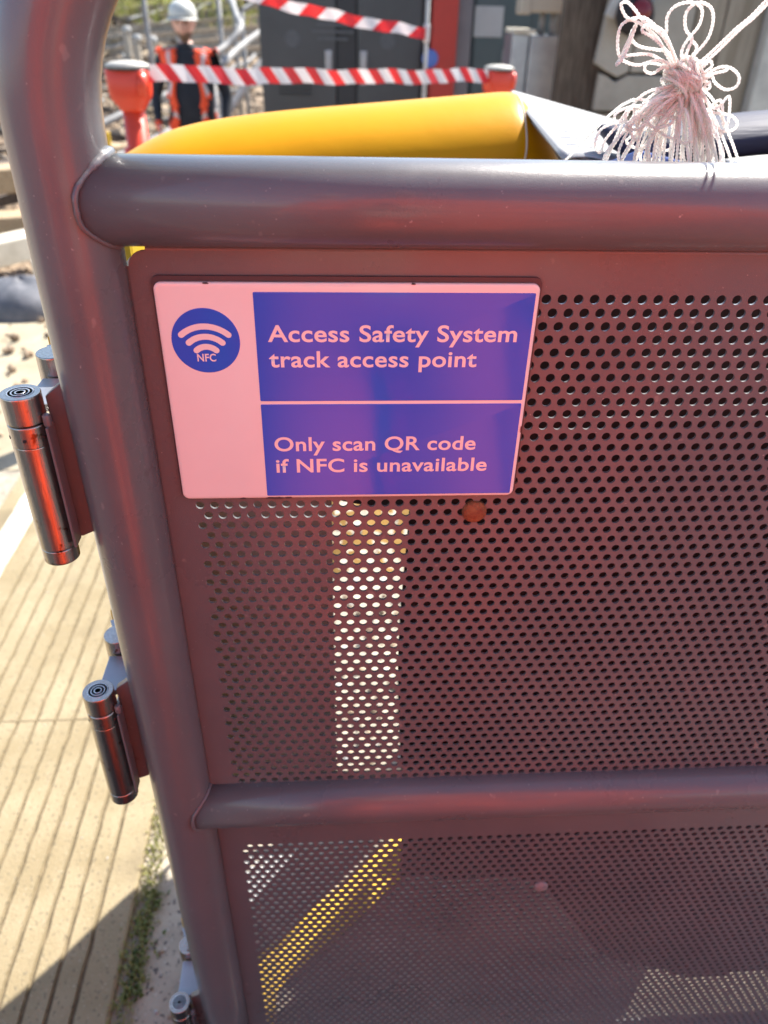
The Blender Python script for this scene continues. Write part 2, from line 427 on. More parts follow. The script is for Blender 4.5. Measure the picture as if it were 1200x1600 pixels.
mb = MB()
BR = .124; ZB = 1.222
path = [(PX, PY, .03), (PX, PY, .3), (PX, PY, .7), (PX, PY, ZB)]
for k in range(1, 17):
    a = math.pi / 2 * k / 16
    path.append((PX + BR - BR * math.cos(a), PY, ZB + BR * math.sin(a)))
path.append((.3, PY, ZB + BR))
for k in range(0, 17):
    a = math.pi / 2 * k / 16
    path.append((GX - BR + BR * math.sin(a), PY, ZB + BR * math.cos(a)))
path += [(GX, PY, .7), (GX, PY, .03)]
mb.tube(path, R + .0009, 48)
mb.build('frame_tube', 'paint', gate)

def cross_rail(name, z):
    mb = MB()
    mb.tube([(PX + .44 * R + (GX - PX - .88 * R) * k / 6, RY, z) for k in range(7)], R - .0008, 48)
    o = mb.build(name, 'paint', gate)
    # weld bead where the rail meets each post
    for sx, X in ((1, PX), (-1, GX)):
        mb = MB(); ring = []; rr_ = []
        for k in range(96):
            a = 2 * math.pi * k / 96
            yy = RY + (R - .0008) * math.cos(a); zz = z + (R - .0008) * math.sin(a)
            dx = (max(0, (R + .0009) ** 2 - (yy - PY) ** 2) ** 2 + (R * .46) ** 4) ** .25
            ring.append((X + sx * (dx + .0002), yy + .0003 * math.cos(a), zz))
            rr_.append(.0015 + .0004 * noise.noise((k * .45, X * 7, z * 3)) + (.0022 * max(0, math.sin(a) - .75) * 4 if z > 1 else 0))
        mb.tube(ring, rr_, 10, closed=True)
        mb.build('weld_bead', 'paint', o)
    return o
cross_rail('top_rail', TOPZ)
cross_rail('mid_rail', MIDZ)
cross_rail('bottom_rail', BOTZ)

PITCH, ROWP = .00983, .008505
FY = .4488
def perf_panel(name, x0, x1, z0, z1, hole_top, nrows, even_first, hr, seg, notch):
    """folded steel sheet with staggered round holes; z0 bottom, z1 top"""
    hx_e, hx_o = -.0893, -.0942
    ncol = int((x1 - .022 - hx_o) / PITCH)
    left = hx_o - PITCH / 2; right = left + (ncol + .5) * PITCH
    top = hole_top + ROWP / 2; bot = top - nrows * ROWP
    # unit cell
    A = 2 * np.pi * (np.arange(seg) + .5) / seg
    circ = np.stack([np.cos(A) * hr, np.sin(A) * hr], 1)
    hw, hh = PITCH / 2, ROWP / 2
    sc = np.minimum(hw / np.abs(np.cos(A)), hh / np.abs(np.sin(A)))
    rect = np.stack([np.cos(A) * sc, np.sin(A) * sc], 1)
    # snap nearest directions to the corners
    for cx, cz in ((hw, hh), (-hw, hh), (hw, -hh), (-hw, -hh)):
        k = np.argmin(((rect - (cx, cz)) ** 2).sum(1)); rect[k] = (cx, cz)
    cells = []
    for i in range(nrows):
        odd = (i % 2 == 0) != even_first
        x_s = hx_o if odd else hx_e
        for c in range(ncol):
            cells.append((x_s + c * PITCH, hole_top - i * ROWP))
    cells = np.array(cells); n = len(cells)
    th = .0018
    V = np.zeros((n, 4, seg, 3))
    for li, (ring, yy) in enumerate(((rect, FY), (circ, FY), (circ, FY + th), (rect, FY + th))):
        V[:, li, :, 0] = cells[:, None, 0] + ring[None, :, 0]
        V[:, li, :, 2] = cells[:, None, 1] + ring[None, :, 1]
        V[:, li, :, 1] = yy
    k = np.arange(seg); k2 = (k + 1) % seg
    F1 = np.concatenate([np.stack([l * seg + k, l * seg + k2, (l + 1) * seg + k2, (l + 1) * seg + k], 1) for l in range(3)])
    F = (np.arange(n)[:, None, None] * (4 * seg) + F1[None]).reshape(-1, 4)
    verts = V.reshape(-1, 3); off = np.array(gate.location)
    me = bpy.data.meshes.new(name)
    # borders and folds
    b = MB()
    def rectf(xa, xb, za, zb):
        for yy, fl in ((FY, 0), (FY + th, 1)):
            q = [(xa, yy, za), (xb, yy, za), (xb, yy, zb), (xa, yy, zb)]
            b.add(q, [(0, 1, 2, 3) if not fl else (3, 2, 1, 0)])
    for i in range(nrows):
        odd = (i % 2 == 0) != even_first
        zc = hole_top - i * ROWP
        if odd: rectf(right - PITCH / 2, right, zc - ROWP / 2, zc + ROWP / 2)
        else: rectf(left, left + PITCH / 2, zc - ROWP / 2, zc + ROWP / 2)
    br = .003
    xl, xr, zb, zt = x0 + br, x1 - br, z0 + br, z1 - br
    nt_, nb_ = notch
    rectf(xl + nt_, xr, top, zt); rectf(xl + nb_, xr, zb, bot)
    rectf(xl, left, bot, top); rectf(right, xr, bot, top)
    # corner pieces with the notch at the free corner
    for yy, fl in ((FY, 0), (FY + th, 1)):
        arc = [(xl + nt_ * (1 - math.cos(a)) , yy, zt - nt_ * .85 * (1 - math.sin(a))) for a in np.linspace(0, math.pi / 2, 7)]
        poly = [(xl, yy, top)] + [(xl + nt_, yy, top)] + [(xl + nt_, yy, zt)] + list(reversed(arc))[1:]
        b.add(poly, [tuple(range(len(poly))) if not fl else tuple(reversed(range(len(poly))))])
        poly = [(xl + nb_, yy, zb), (xl + nb_, yy, bot), (xl, yy, bot), (xl, yy, zb + nb_)]
        b.add(poly, [tuple(range(4)) if fl else tuple(reversed(range(4)))])
    # rounded fold along each edge, then the return
    def fold(p, q, out):
        out = Vector(out); ring = []
        for a in np.linspace(0, math.pi / 2, 6):
            ring.append(out * (br * math.sin(a)) + Vector((0, br * (1 - math.cos(a)), 0)))
        ring.append(ring[-1] + Vector((0, .016, 0)))
        vs_ = [Vector(p) + k for k in ring] + [Vector(q) + k for k in ring]
        nn = len(ring)
        b.add(vs_, [(i, i + 1, nn + i + 1, nn + i) for i in range(nn - 1)], 0, True)
    fold((xl, FY, zb + nb_), (xl, FY, zt - nt_ * .85), (-1, 0, 0)); fold((xr, FY, zb), (xr, FY, zt), (1, 0, 0))
    fold((xl + nt_, FY, zt), (xr, FY, zt), (0, 0, 1)); fold((xl + nb_, FY, zb), (xr, FY, zb), (0, 0, -1))
    bv = np.array([tuple(p) for p in b.v]); nvb = len(verts)
    allv = np.concatenate([verts, bv]) - off
    loops = F.reshape(-1).tolist(); starts = list(range(0, len(loops), 4)); tot = [4] * len(starts)
    for f in b.f:
        starts.append(len(loops)); tot.append(len(f)); loops += [i + nvb for i in f]
    me.vertices.add(len(allv)); me.vertices.foreach_set('co', allv.astype(np.float32).ravel())
    me.loops.add(len(loops)); me.loops.foreach_set('vertex_index', np.array(loops, dtype=np.int32))
    me.polygons.add(len(starts)); me.polygons.foreach_set('loop_start', np.array(starts, dtype=np.int32))
    me.polygons.foreach_set('loop_total', np.array(tot, dtype=np.int32))
    sm = np.zeros(len(starts), dtype=bool); sm[n * 3 * seg:] = b.sm
    me.polygons.foreach_set('use_smooth', sm)
    me.materials.append(M['paint']); me.update(calc_edges=True); me.validate()
    o = bpy.data.objects.new(name, me); COL.objects.link(o); o.parent = gate
    return o
up = perf_panel('perforated_panel', -.1197, GX - R - .0005, H - .6117, TOPZ - R + .0006, H - .1484, 53, True, .00302, 16, (.0105, .008))
tag(up, 'upper perforated panel carrying the sign')
lo = perf_panel('perforated_panel', -.1197, GX - R - .0005, .128, MIDZ - R - .0022, H - .6912, 54, True, .00302, 14, (.0030, .0030))
tag(lo, 'lower perforated panel below the mid rail')

mb = MB()
mb.box((PX + .034, .452, MIDZ - R - .003), (.012, .008, .006))
mb.build('stop_lug', 'weld', gate, bevel=.001)

def dome_bolt(x, z, r_, m_, lab):
    mb = MB(); rot = Matrix.Rotation(math.pi / 2, 3, 'X')
    prof = [(.0002, r_ * .55)] + [(r_ * math.sin(a), r_ * .55 * math.cos(a)) for a in np.linspace(.15, 1.45, 8)] + [(r_, 0), (r_ * 1.0, -.002)]
    mb.lathe([(p[0] * 1, -p[1]) for p in prof][::-1], (x, FY, z), 28, rot=Matrix.Rotation(-math.pi / 2, 3, 'X') @ Matrix.Scale(1, 3))
    o = mb.build('bolt', m_, gate); o['label'] = lab
    return o
dome_bolt(.0967, H - .3010, .0088, 'rust', 'rusty domed bolt under the sign')
dome_bolt(.2109, H - .7820, .0078, 'weld', 'painted domed bolt in the lower panel')

# hinges: a front barrel and a rear barrel joined by leaves
def hinge(ztop, zbot, first):
    hx, hy, hr = -.1910, .4395, .0120
    L = ztop - zbot
    mb = MB()
    mb.lathe([(hr * .97, zbot + .0115), (hr * .995, zbot + .0121), (hr, zbot + .0127), (hr, zbot + .0140), (hr, zbot + .03), (hr, (zbot + ztop) / 2), (hr, ztop - .05), (hr, ztop - .0355), (hr, ztop - .0343), (hr * .995, ztop - .0338), (hr * .97, ztop - .0335)], (hx, hy, 0), 48)
    f = mb.build('hinge', 'steel', gate)
    mb = MB()
    mb.lathe([(hr * .90, ztop - .0185), (hr * .99, ztop - .0181), (hr, ztop - .0176), (hr, ztop - .0165), (hr, ztop - .009), (hr, ztop - .0020), (hr, ztop - .0010), (hr * .99, ztop - .0004), (hr * .965, ztop)], (hx, hy, 0), 48)
    for k in range(3):
        mb.lathe([(hr * (.2 + .2 * k), ztop + .00004), (hr * (.2 + .2 * k) + .0005, ztop + .00016), (hr * (.2 + .2 * k) + .001, ztop + .00004)], (hx, hy, 0), 28, 1)
    mb.build('hinge_cap', ['steel', 'steel_top'], f)
    mb = MB()
    mb.lathe([(hr * .92, ztop - .0340), (hr * .99, ztop - .0337), (hr, ztop - .0332), (hr, ztop - .0322), (hr, ztop - .027), (hr, ztop - .0210), (hr, ztop - .0200), (hr * .99, ztop - .0195), (hr * .92, ztop - .0190)], (hx, hy, 0), 48)
    mb.build('adjusting_collar', 'steel', f)
    mb = MB()
    for a in (-88, -150, -28, 100):
        dx, dy = math.cos(rad(a)), math.sin(rad(a))
        q = Vector((dx, dy, 0)).to_track_quat('Z', 'Y').to_matrix()
        mb.lathe([(.0012, -.002), (.0012, .00025), (.0002, .00026)], (hx + dx * hr, hy + dy * hr, ztop - .0275), 12, rot=q)
    mb.build('spanner_hole', 'groove', f)
    mb = MB()
    mb.lathe([(hr * .9, zbot + .0112), (hr * .9, zbot + .0122)], (hx, hy, 0), 30, 0)
    mb.lathe([(hr * .93, zbot), (hr * .975, zbot + .0004), (hr * .985, zbot + .0010), (hr * .985, zbot + .0022), (hr * .985, zbot + .0096), (hr * .985, zbot + .0106), (hr * .975, zbot + .0110), (hr * .92, zbot + .0113)], (hx, hy, 0), 48, 1)
    mb.build('hinge_foot', ['groove', 'steel'], f)
    # leaf from barrel to gate post, with a thin turned strip along the barrel
    mb = MB()
    mb.prism([(-.1795, zbot + .012), (-.1765, zbot + .012), (-.1655, zbot + .017), (PX - .012, zbot + .017), (PX - .012, ztop + .006), (-.1655, ztop + .006), (-.1795, ztop - .006)], hy + .0065, hy + .0130)
    mb.build('hinge_leaf', 'paint', f, bevel=.0008)
    mb = MB()
    mb.box((-.1768, hy - .0035, (ztop + zbot) / 2 - .003), (.0016, .012, L - .034))
    mb.lathe([(.0022, -.004), (.0026, -.003), (.0026, .003), (.0018, .004)], (-.1770, hy - .0045, ztop - .0165), 14)
    mb.build('tension_strip', 'paint', f, bevel=.0003)
    # rear barrel
    hy2 = .506
    mb = MB()
    mb.lathe([(hr * .95, zbot), (hr, zbot + .001), (hr, zbot + .003), (hr, ztop - .022), (hr, ztop - .0195), (hr * .93, ztop - .0190), (hr * .93, ztop - .0182), (hr, ztop - .0177), (hr, ztop - .0165), (hr, ztop - .002), (hr, ztop - .0008), (hr * .965, ztop)], (hx + .0005, hy2, -.001), 36)
    g = mb.build('hinge', 'steel', gate)
    mb = MB()
    mb.box((-.1845, (hy + hy2) / 2 + .004, (ztop + zbot) / 2 - .010), (.0055, hy2 - hy - .014, L - .05))
    mb.prism([(-.197, ztop - .020), (PX - .010, ztop - .020), (PX - .010, ztop - .0145), (-.197, ztop - .0145)], hy + .0135, hy2 - .013)
    mb.build('hinge_link', 'galv', g, bevel=.0008)
    mb = MB()
    mb.box((-.1975, hy2 + .015, ztop - .022), (.004, .018, .034), rot=Matrix.Rotation(rad(25), 3, 'Z'))
    mb.build('hinge_leaf', 'galv', g, bevel=.0008)
for i, (a, b_) in enumerate(((1.0765, .9525), (.8194, .6895), (.3030, .1730))):
    hinge(a, b_, i == 0)

# fixed yellow post behind the hinge side
post = thing('yellow_gate_post', 'yellow square steel post standing just behind the hinged edge of the grey gate', 'post', (-.168, .565, 0))
mb = MB(); mb.box((-.1665, .570, .575), (.062, .07, 1.15)); mb.build('post_body', 'yellow_post', post, bevel=.004)
mb = MB(); mb.box((-.1665, .570, 1.153), (.064, .073, .006)); mb.build('post_cap', 'yellow_post', post, bevel=.001)
mb = MB()
for x0, h_ in ((-.148, .010), (-.142, .016), (-.1365, .008)):
    mb.prism([(x0 - .003, 1.098), (x0 + .003, 1.098), (x0 + .0005, 1.098 + h_)], .5342, .5347)
mb.build('chevron_mark', 'black_paint', post)
mb = MB(); mb.box((-.1725, .570, .004), (.14, .14, .008)); mb.build('base_plate', 'yellow_post', post)
for zt in (1.0665, .8094, .293):
    mb = MB(); mb.box((-.2000, .540, zt - .010), (.010, .005, .034), rot=Matrix.Rotation(rad(-20), 3, 'Z'))
    mb.build('hinge_flange', 'yellow_post', post, bevel=.001)

mb = MB(); mb.box((-.069, .600, .800), (.128, .004, .68)); mb.build('side_plate', 'pale_plate', post, bevel=.001)

# ------------------------------------------------------------------ the sign
SX, SZ, SW, SH = -.1039, H - .1380, .2254, .1473
SY = .4448
sign = thing('safety_sign', 'white and blue enamel sign about the track access point fixed on the upper panel', 'sign', (SX + SW / 2, SY, SZ - SH / 2))
def rrect(x0, z0, x1, z1, r_, n=6):
    P = []
    for cx, cz, a0 in ((x1 - r_, z1 - r_, 0), (x0 + r_, z1 - r_, 90), (x0 + r_, z0 + r_, 180), (x1 - r_, z0 + r_, 270)):
        for k in range(n + 1):
            a = rad(a0 + 90 * k / n); P.append((cx + r_ * math.cos(a), cz + r_ * math.sin(a)))
    return P
mb = MB(); mb.prism(list(reversed(rrect(SX - .0012, SZ - SH - .0002, SX + SW + .0012, SZ + .0032, .0045))), SY + .0020, FY - .0002)
mb.build('sign_backing', 'sign_edge', sign)
# enamel plate: slightly rolled edges
def plate(name, x0, z0, x1, z1, r_, y, m_, dome=.0009, inset=.0032, parent=sign):
    mb = MB(); n = 9; prev = None
    rings = []
    for t in np.linspace(0, 1, 7):
        ins = inset * (1 - math.cos(t * math.pi / 2)); yy = y - dome * math.sin(t * math.pi / 2)
        rings.append([(px, yy, pz) for px, pz in rrect(x0 + ins, z0 + ins, x1 - ins, z1 - ins, max(r_ - ins, .0006), n)])
    base = [(px, y + .0012, pz) for px, pz in rrect(x0, z0, x1, z1, r_, n)]
    rings = [base] + rings; K = len(base)
    vs_ = [p for rg in rings for p in rg]
    fs_ = [(i * K + k, (i + 1) * K + k, (i + 1) * K + (k + 1) % K, i * K + (k + 1) % K) for i in range(len(rings) - 1) for k in range(K)]
    mb.add(vs_, fs_, 0, True)
    o = len(rings) - 1
    mb.f.append(tuple(o * K + k for k in reversed(range(K)))); mb.m.append(0); mb.sm.append(True)
    return mb.build(name, m_, parent)
plate('enamel_plate', SX, SZ - SH, SX + SW, SZ, .0045, SY + .0008, 'sign_white', .0012, .0030)
YF = SY + .0008 - .0012
mm = .001
plate('blue_panel', SX + 56.5 * mm, SZ - 74.6 * mm, SX + 223.0 * mm, SZ - 5.2 * mm, .0008, YF - .00005, 'sign_blue', .00025, .0006)
plate('blue_panel', SX + 56.5 * mm, SZ - 145.0 * mm, SX + 223.0 * mm, SZ - 76.8 * mm, .0008, YF - .00005, 'sign_blue', .00025, .0006)
mb = MB()
mb.lathe([(.0202, 0), (.0202, .00015), (.0199, .00025)], (SX + 26.8 * mm, YF - .00002, SZ - 34.9 * mm), 64, rot=Matrix.Rotation(math.pi / 2, 3, 'X'))
disc = mb.build('nfc_disc', 'sign_blue', sign)
mb = MB()
cx, cz = SX + 26.6 * mm, SZ - 47.0 * mm
for rad_, half, wd in ((21.2, 41, 1.85), (14.9, 42, 1.85), (8.6, 43, 1.85)):
    pts_o = []; 
    A = np.linspace(90 + half, 90 - half, 28)
    outl = [(cx + (rad_ + wd) * mm * math.cos(rad(a)), cz + (rad_ + wd) * mm * math.sin(rad(a))) for a in A]
    e = A[-1]; ex, ez = cx + rad_ * mm * math.cos(rad(e)), cz + rad_ * mm * math.sin(rad(e))
    outl += [(ex + wd * mm * math.cos(rad(e - 180 * k / 8)), ez + wd * mm * math.sin(rad(e - 180 * k / 8))) for k in range(1, 8)]
    outl += [(cx + (rad_ - wd) * mm * math.cos(rad(a)), cz + (rad_ - wd) * mm * math.sin(rad(a))) for a in A[::-1]]
    s_ = A[0]; sx_, sz_ = cx + rad_ * mm * math.cos(rad(s_)), cz + rad_ * mm * math.sin(rad(s_))
    outl += [(sx_ + wd * mm * math.cos(rad(s_ - 180 - 180 * k / 8)), sz_ + wd * mm * math.sin(rad(s_ - 180 - 180 * k / 8))) for k in range(1, 8)]
    n = len(outl)
    # strip triangulation between the outer and inner arcs, plus the round ends
    yy = YF - .00045
    vs_ = [(x, yy, z) for x, z in outl]; N1 = 28
    inner0 = N1 + 7
    fs_ = [(k, k + 1, inner0 + N1 - 2 - k, inner0 + N1 - 1 - k) for k in range(N1 - 1)]
    fs_.append(tuple(range(N1 - 1, inner0 + 1))); fs_.append(tuple(list(range(inner0 + N1 - 1, n)) + [0]))
    mb.add(vs_, fs_)
arcs_ = mb.build('nfc_waves', 'sign_white', disc)
r3 = random.Random(9)
for cxp, czp, wd, hg in ((62, -147.0, 16, 1.1), (71, -146.9, 7, .8), (40, -147.1, 5, .6), (30, -.3, 4, .5), (150, -.3, 3, .5), (224.9, -96, .6, 3)):
    n_ = 16; pl = []
    for k in range(n_):
        a = 2 * math.pi * k / n_; q_ = r3.uniform(.55, 1.0)
        pl.append((SX + (cxp + wd / 2 * math.cos(a) * q_) * mm, SZ + (czp + hg * math.sin(a) * q_) * mm))
    mb = MB(); mb.prism(pl[::-1], SY - .0006, SY + .0012); mb.build('enamel_chip', 'sign_edge', sign)
def text_part(name, body, x, z, width, cap, parent, embolden, y=YF - .00035):
    cu = bpy.data.curves.new(name, 'FONT'); cu.body = body; cu.size = 1; cu.extrude = 0; cu.offset = embolden; cu.resolution_u = 6
    cu.space_character = 1.04
    o = bpy.data.objects.new(name, cu); COL.objects.link(o)
    bpy.context.view_layer.update()
    dg = bpy.context.evaluated_depsgraph_get()
    me = bpy.data.meshes.new_from_object(o.evaluated_get(dg)); COL.objects.unlink(o); bpy.data.objects.remove(o)
    n = len(me.vertices); a = np.zeros(n * 3); me.vertices.foreach_get('co', a); a = a.reshape(-1, 3)
    x0, x1 = a[:, 0].min(), a[:, 0].max()
    kx = width / (x1 - x0); kz = cap / .73
    off = Vector((0, 0, 0)); q = parent
    while q is not None: off += q.location; q = q.parent
    b = np.zeros_like(a); b[:, 0] = x + (a[:, 0] - x0) * kx - off.x; b[:, 2] = z + a[:, 1] * kz - off.z; b[:, 1] = y - off.y
    me.vertices.foreach_set('co', b.ravel()); me.materials.clear(); me.materials.append(M['sign_white']); me.update()
    o = bpy.data.objects.new(name, me); COL.objects.link(o); o.parent = parent
    return o
text_part('lettering', 'Access Safety System', SX + 63.6 * mm, SZ - 35.2 * mm, 151.0 * mm, 10.7 * mm, sign, .017)
text_part('lettering', 'track access point', SX + 63.6 * mm, SZ - 51.5 * mm, 127.6 * mm, 10.7 * mm, sign, .017)
text_part('lettering', 'Only scan QR code', SX + 63.6 * mm, SZ - 110.2 * mm, 132.2 * mm, 10.5 * mm, sign, .017)
text_part('lettering', 'if NFC is unavailable', SX + 63.8 * mm, SZ - 126.5 * mm, 141.0 * mm, 10.5 * mm, sign, .017)
text_part('lettering', 'NFC', SX + 20.6 * mm, SZ - 47.6 * mm, 11.2 * mm, 4.9 * mm, disc, .022, YF - .00045)

# ------------------------------------------------------------------ black mat hanging behind the gate
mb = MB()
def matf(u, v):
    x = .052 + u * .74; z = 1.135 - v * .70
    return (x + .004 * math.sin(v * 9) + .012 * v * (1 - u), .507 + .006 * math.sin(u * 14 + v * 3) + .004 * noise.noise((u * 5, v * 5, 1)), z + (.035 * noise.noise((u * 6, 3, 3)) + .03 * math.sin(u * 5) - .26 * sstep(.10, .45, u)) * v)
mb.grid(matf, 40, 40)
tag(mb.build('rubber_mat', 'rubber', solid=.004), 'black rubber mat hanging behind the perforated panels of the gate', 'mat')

shade_form = thing('sun_blocker', 'dark shape added out of sight behind the sign to block sun on the gate', 'shade_form', (.085, .60, .90))
mb = MB()  # added sun blocker, keeps light off the hole rims and mid rail
def blockerf(u, v):
    a = 2 * math.pi * u; e = .6; c, sn = math.cos(a), math.sin(a); k = .86 + .14 * math.sin(math.pi * v) + .10 * (1 - v)
    return (.085 + .105 * k * math.copysign(abs(c) ** e, c), .605 + .045 * k * math.copysign(abs(sn) ** e, sn), .905 + .262 * v + .006 * math.sin(a * 2))
mb.grid(blockerf, 32, 10)
mb.f.append(tuple(range(32))); mb.m.append(0); mb.sm.append(False)
mb.build('blocker_body', 'rubber', shade_form, solid=.003)
for x in (.03, .14):
    mb = MB(); mb.tube(smooth_path([(x, .60, 1.09), (x, .575, 1.13), (x + .005, .50, 1.150), (x + .01, .4535, 1.160)], 6), .006, 8, flat=.4); mb.build('blocker_strap', 'rubber', shade_form)

# ------------------------------------------------------------------ yellow cover over a low rail behind the gate
cov = thing('yellow_cover', 'glossy yellow vinyl cover rolled over a rail behind the gate', 'cover', (.3, 1.1, 0))
tops = [(-.345, 1.045), (-.33, 1.062), (-.30, 1.086), (-.2634, 1.1075), (-.2198, 1.1299), (-.178, 1.1423), (-.0965, 1.1545), (-.0154, 1.1624), (.0658, 1.1695), (.1472, 1.1767), (.2100, 1.1832), (.2286, 1.1845), (.2335, 1.182), (.240, 1.180), (.262, 1.155), (.290, 1.118), (.31, 1.085)]
mb = MB(); vs = []; seg = 48
for x, zt in tops:
    k = min(1, max(0.03, (x + .350) / .16)) ** .5
    hz = (.070 + .012 * sstep(-.2, .2, x)) * k; hy_ = .105 * k
    if x > .24: hz *= 1 - .35 * sstep(.24, .31, x)
    for q in range(seg):
        a = 2 * math.pi * q / seg
        wob = 1 + .012 * noise.noise((x * 7, math.cos(a) * 1.5, math.sin(a) * 1.5))
        vs.append((x, 1.1 + hy_ * math.cos(a) * wob, zt - hz + hz * math.sin(a) * wob))
n = len(tops)
fs = [(i * seg + q, (i + 1) * seg + q, (i + 1) * seg + (q + 1) % seg, i * seg + (q + 1) % seg) for i in range(n - 1) for q in range(seg)]
fs += [tuple(range(seg)), tuple((n - 1) * seg + q for q in reversed(range(seg)))]
mb.add(vs, fs, 0, True)
mb.build('rolled_edge', 'vinyl', cov, sub=1)
def on_roll(x, a, lift=.001):
    for (xa, za), (xb, zb) in zip(tops, tops[1:]):
        if xa <= x <= xb: zt = za + (zb - za) * (x - xa) / (xb - xa); break
    k = min(1, max(0.03, (x + .350) / .16)) ** .5
    hz = (.070 + .012 * sstep(-.2, .2, x)) * k + lift; hy_ = .105 * k + lift
    return Vector((x, 1.1 + hy_ * math.cos(a), zt - hz + lift + hz * math.sin(a)))
mb = MB(); mb.tube([on_roll(x, rad(212) + .05 * math.sin(x * 9), -.0006) for x in np.linspace(-.24, .225, 40)], .0016, 6); mb.build('welded_seam', 'vinyl', cov)
def flap(x0, x1, zb, ph, name='hanging_flap', cuts=()):
    mb = MB()
    def f(u, v):
        x = x0 + (x1 - x0) * u
        zt = 1.05 if x > .24 else 1.06
        z = zt - (zt - zb - .02 * math.sin(u * 4 + ph)) * v
        return (x + .004 * math.sin(v * 7 + ph), 1.115 + .016 * math.sin(u * (x1 - x0) * 34 + ph) * v + .006 * noise.noise((x * 9, z * 6, ph)), z)
    mb.grid(f, max(6, int((x1 - x0) * 110)), 60)
    def inside(c):   # openings cut for sunlit patches and bright ground to show through
        for (ax, az), (bx, bz), (cx, cz) in cuts:
            d = [(bx - ax) * (c[2] - az) - (bz - az) * (c[0] - ax), (cx - bx) * (c[2] - bz) - (cz - bz) * (c[0] - bx), (ax - cx) * (c[2] - cz) - (az - cz) * (c[0] - cx)]
            if all(k > 0 for k in d) or all(k < 0 for k in d): return True
        return False
    keep = [i for i, q in enumerate(mb.f) if not inside([sum(mb.v[k][j] for k in q) / 4 for j in range(3)])]
    mb.f = [mb.f[i] for i in keep]; mb.m = [mb.m[i] for i in keep]; mb.sm = [mb.sm[i] for i in keep]
    return mb.build(name, 'vinyl_sheet', cov)
r4 = random.Random(12); sun_gaps = []
for k in range(34):
    cx_, cz_ = r4.uniform(-.03, .13), r4.uniform(.38, .60); s_ = r4.uniform(.010, .024); a_ = r4.uniform(0, 6.28)
    sun_gaps.append(tuple((cx_ + s_ * math.cos(a_ + k2 * 2.1 + r4.uniform(-.4, .4)), cz_ + s_ * 1.3 * math.sin(a_ + k2 * 2.1)) for k2 in range(3)))
flap(-.02, .318, .385, 0, cuts=sun_gaps)
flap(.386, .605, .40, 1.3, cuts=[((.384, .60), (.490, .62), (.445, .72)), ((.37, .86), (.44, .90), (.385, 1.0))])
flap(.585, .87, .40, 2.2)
rail = thing('rear_guard_rail', 'low steel guard rail carrying the yellow cover behind the gate', 'rail', (.35, 1.1, 0))
mb = MB(); mb.tube([(-.30, 1.1, 1.045), (.90, 1.1, 1.045)], .02, 16); mb.build('rail_tube', 'galv', rail)
for x in (.2, .84):
    mb = MB(); mb.tube([(x, 1.1, 0), (x, 1.1, 1.03)], .018, 14); mb.build('leg', 'galv', rail)

# papers tucked behind the roll
pap = thing('paper_bundle', 'curled bundle of white printed papers lying beside the yellow roll', 'papers', (.28, .95, 1.13))
def sheet_pt(u, v, k):
    # v runs from the raised far edge down towards the gate, u to the right
    fl, fr = Vector((.262, 1.26, 1.172)), Vector((.455, 1.23, 1.130)); nl, nr = Vector((.236, .85, 1.146)), Vector((.352, .85, 1.139))
    p = fl.lerp(fr, u).lerp(nl.lerp(nr, u), v)
    bow = math.sin(math.pi * v)
    return p + Vector((-.012 * bow * (1 - u) + .003 * k * v, .004 * k, .010 * bow - .0016 * k + .004 * math.sin(u * 7 + k) * v))
for k in range(5):
    mb = MB(); mb.grid(lambda u, v, k=k: sheet_pt(u, v + .012 * k * u, k), 14, 14)
    mb.build('sheet', 'paper', pap, solid=.0006)
for k in range(12):
    mb = MB(); v0 = .12 + .07 * k; u1 = .30 + .5 * ((k * 37) % 11) / 11
    mb.grid(lambda u, v: sheet_pt(.12 + (u1) * u, v0 + .012 * v, 0) + Vector((0, 0, .0008)), 10, 1)
    mb.build('printed_line', 'ink', pap)

# dark rolls on the right
def roll(name, label, cat, x0, x1, y, zt0, zt1, hz, hy_, m_, ph):
    mb = MB(); vs = []; n = 40; seg = 40
    for i in range(n + 1):
        t = i / n; x = x0 + (x1 - x0) * t
        k = min(1, math.sqrt(max(.02, t / .10)))
        zt = zt0 + (zt1 - zt0) * sstep(0, .35, t)
        for q in range(seg):
            a = 2 * math.pi * q / seg
            w_ = 1 + .02 * noise.noise((x * 9, math.cos(a) * 2, math.sin(a) * 2 + ph)) + .012 * math.sin(a * 11 + x * 3)
            vs.append((x, y + hy_ * k * math.cos(a) * w_, zt - hz * k + hz * k * math.sin(a) * w_))
    fs = [(i * seg + q, (i + 1) * seg + q, (i + 1) * seg + (q + 1) % seg, i * seg + (q + 1) % seg) for i in range(n) for q in range(seg)]
    fs += [tuple(range(seg)), tuple(n * seg + q for q in reversed(range(seg)))]
    mb.add(vs, fs, 0, True)
    return tag(mb.build(name, m_), label, cat)
roll('tarpaulin_roll', 'navy ribbed tarpaulin roll lying at the right behind the white cord', 'tarpaulin', .275, .95, .87, 1.176, 1.194, .022, .05, 'navy', 0)
roll('tarpaulin_roll', 'smooth dark grey tarpaulin roll lying under the navy roll', 'tarpaulin', .31, .97, .80, 1.148, 1.158, .034, .05, 'dark_tarp', 4)
mb = MB(); mb.grid(lambda u, v: (.385 + u * .30, .775 + .03 * v, 1.1555 + .008 * v * math.sin(math.pi * min(1, u * 1.3 + .05)) - .002 * (1 - u)), 20, 3)
tag(mb.build('white_sheet', 'paper', solid=.0012), 'thin white sheet edge showing between the navy roll and the dark grey roll', 'sheet')
mb = MB(); mb.box((.300, .80, 1.128), (.055, .10, .045), rot=Matrix.Rotation(rad(12), 3, 'Y') @ Matrix.Rotation(rad(-18), 3, 'X'))
tag(mb.build('blue_folder', 'blue_card', bevel=.002), 'small blue card folder tucked between the white papers and the dark roll', 'folder')
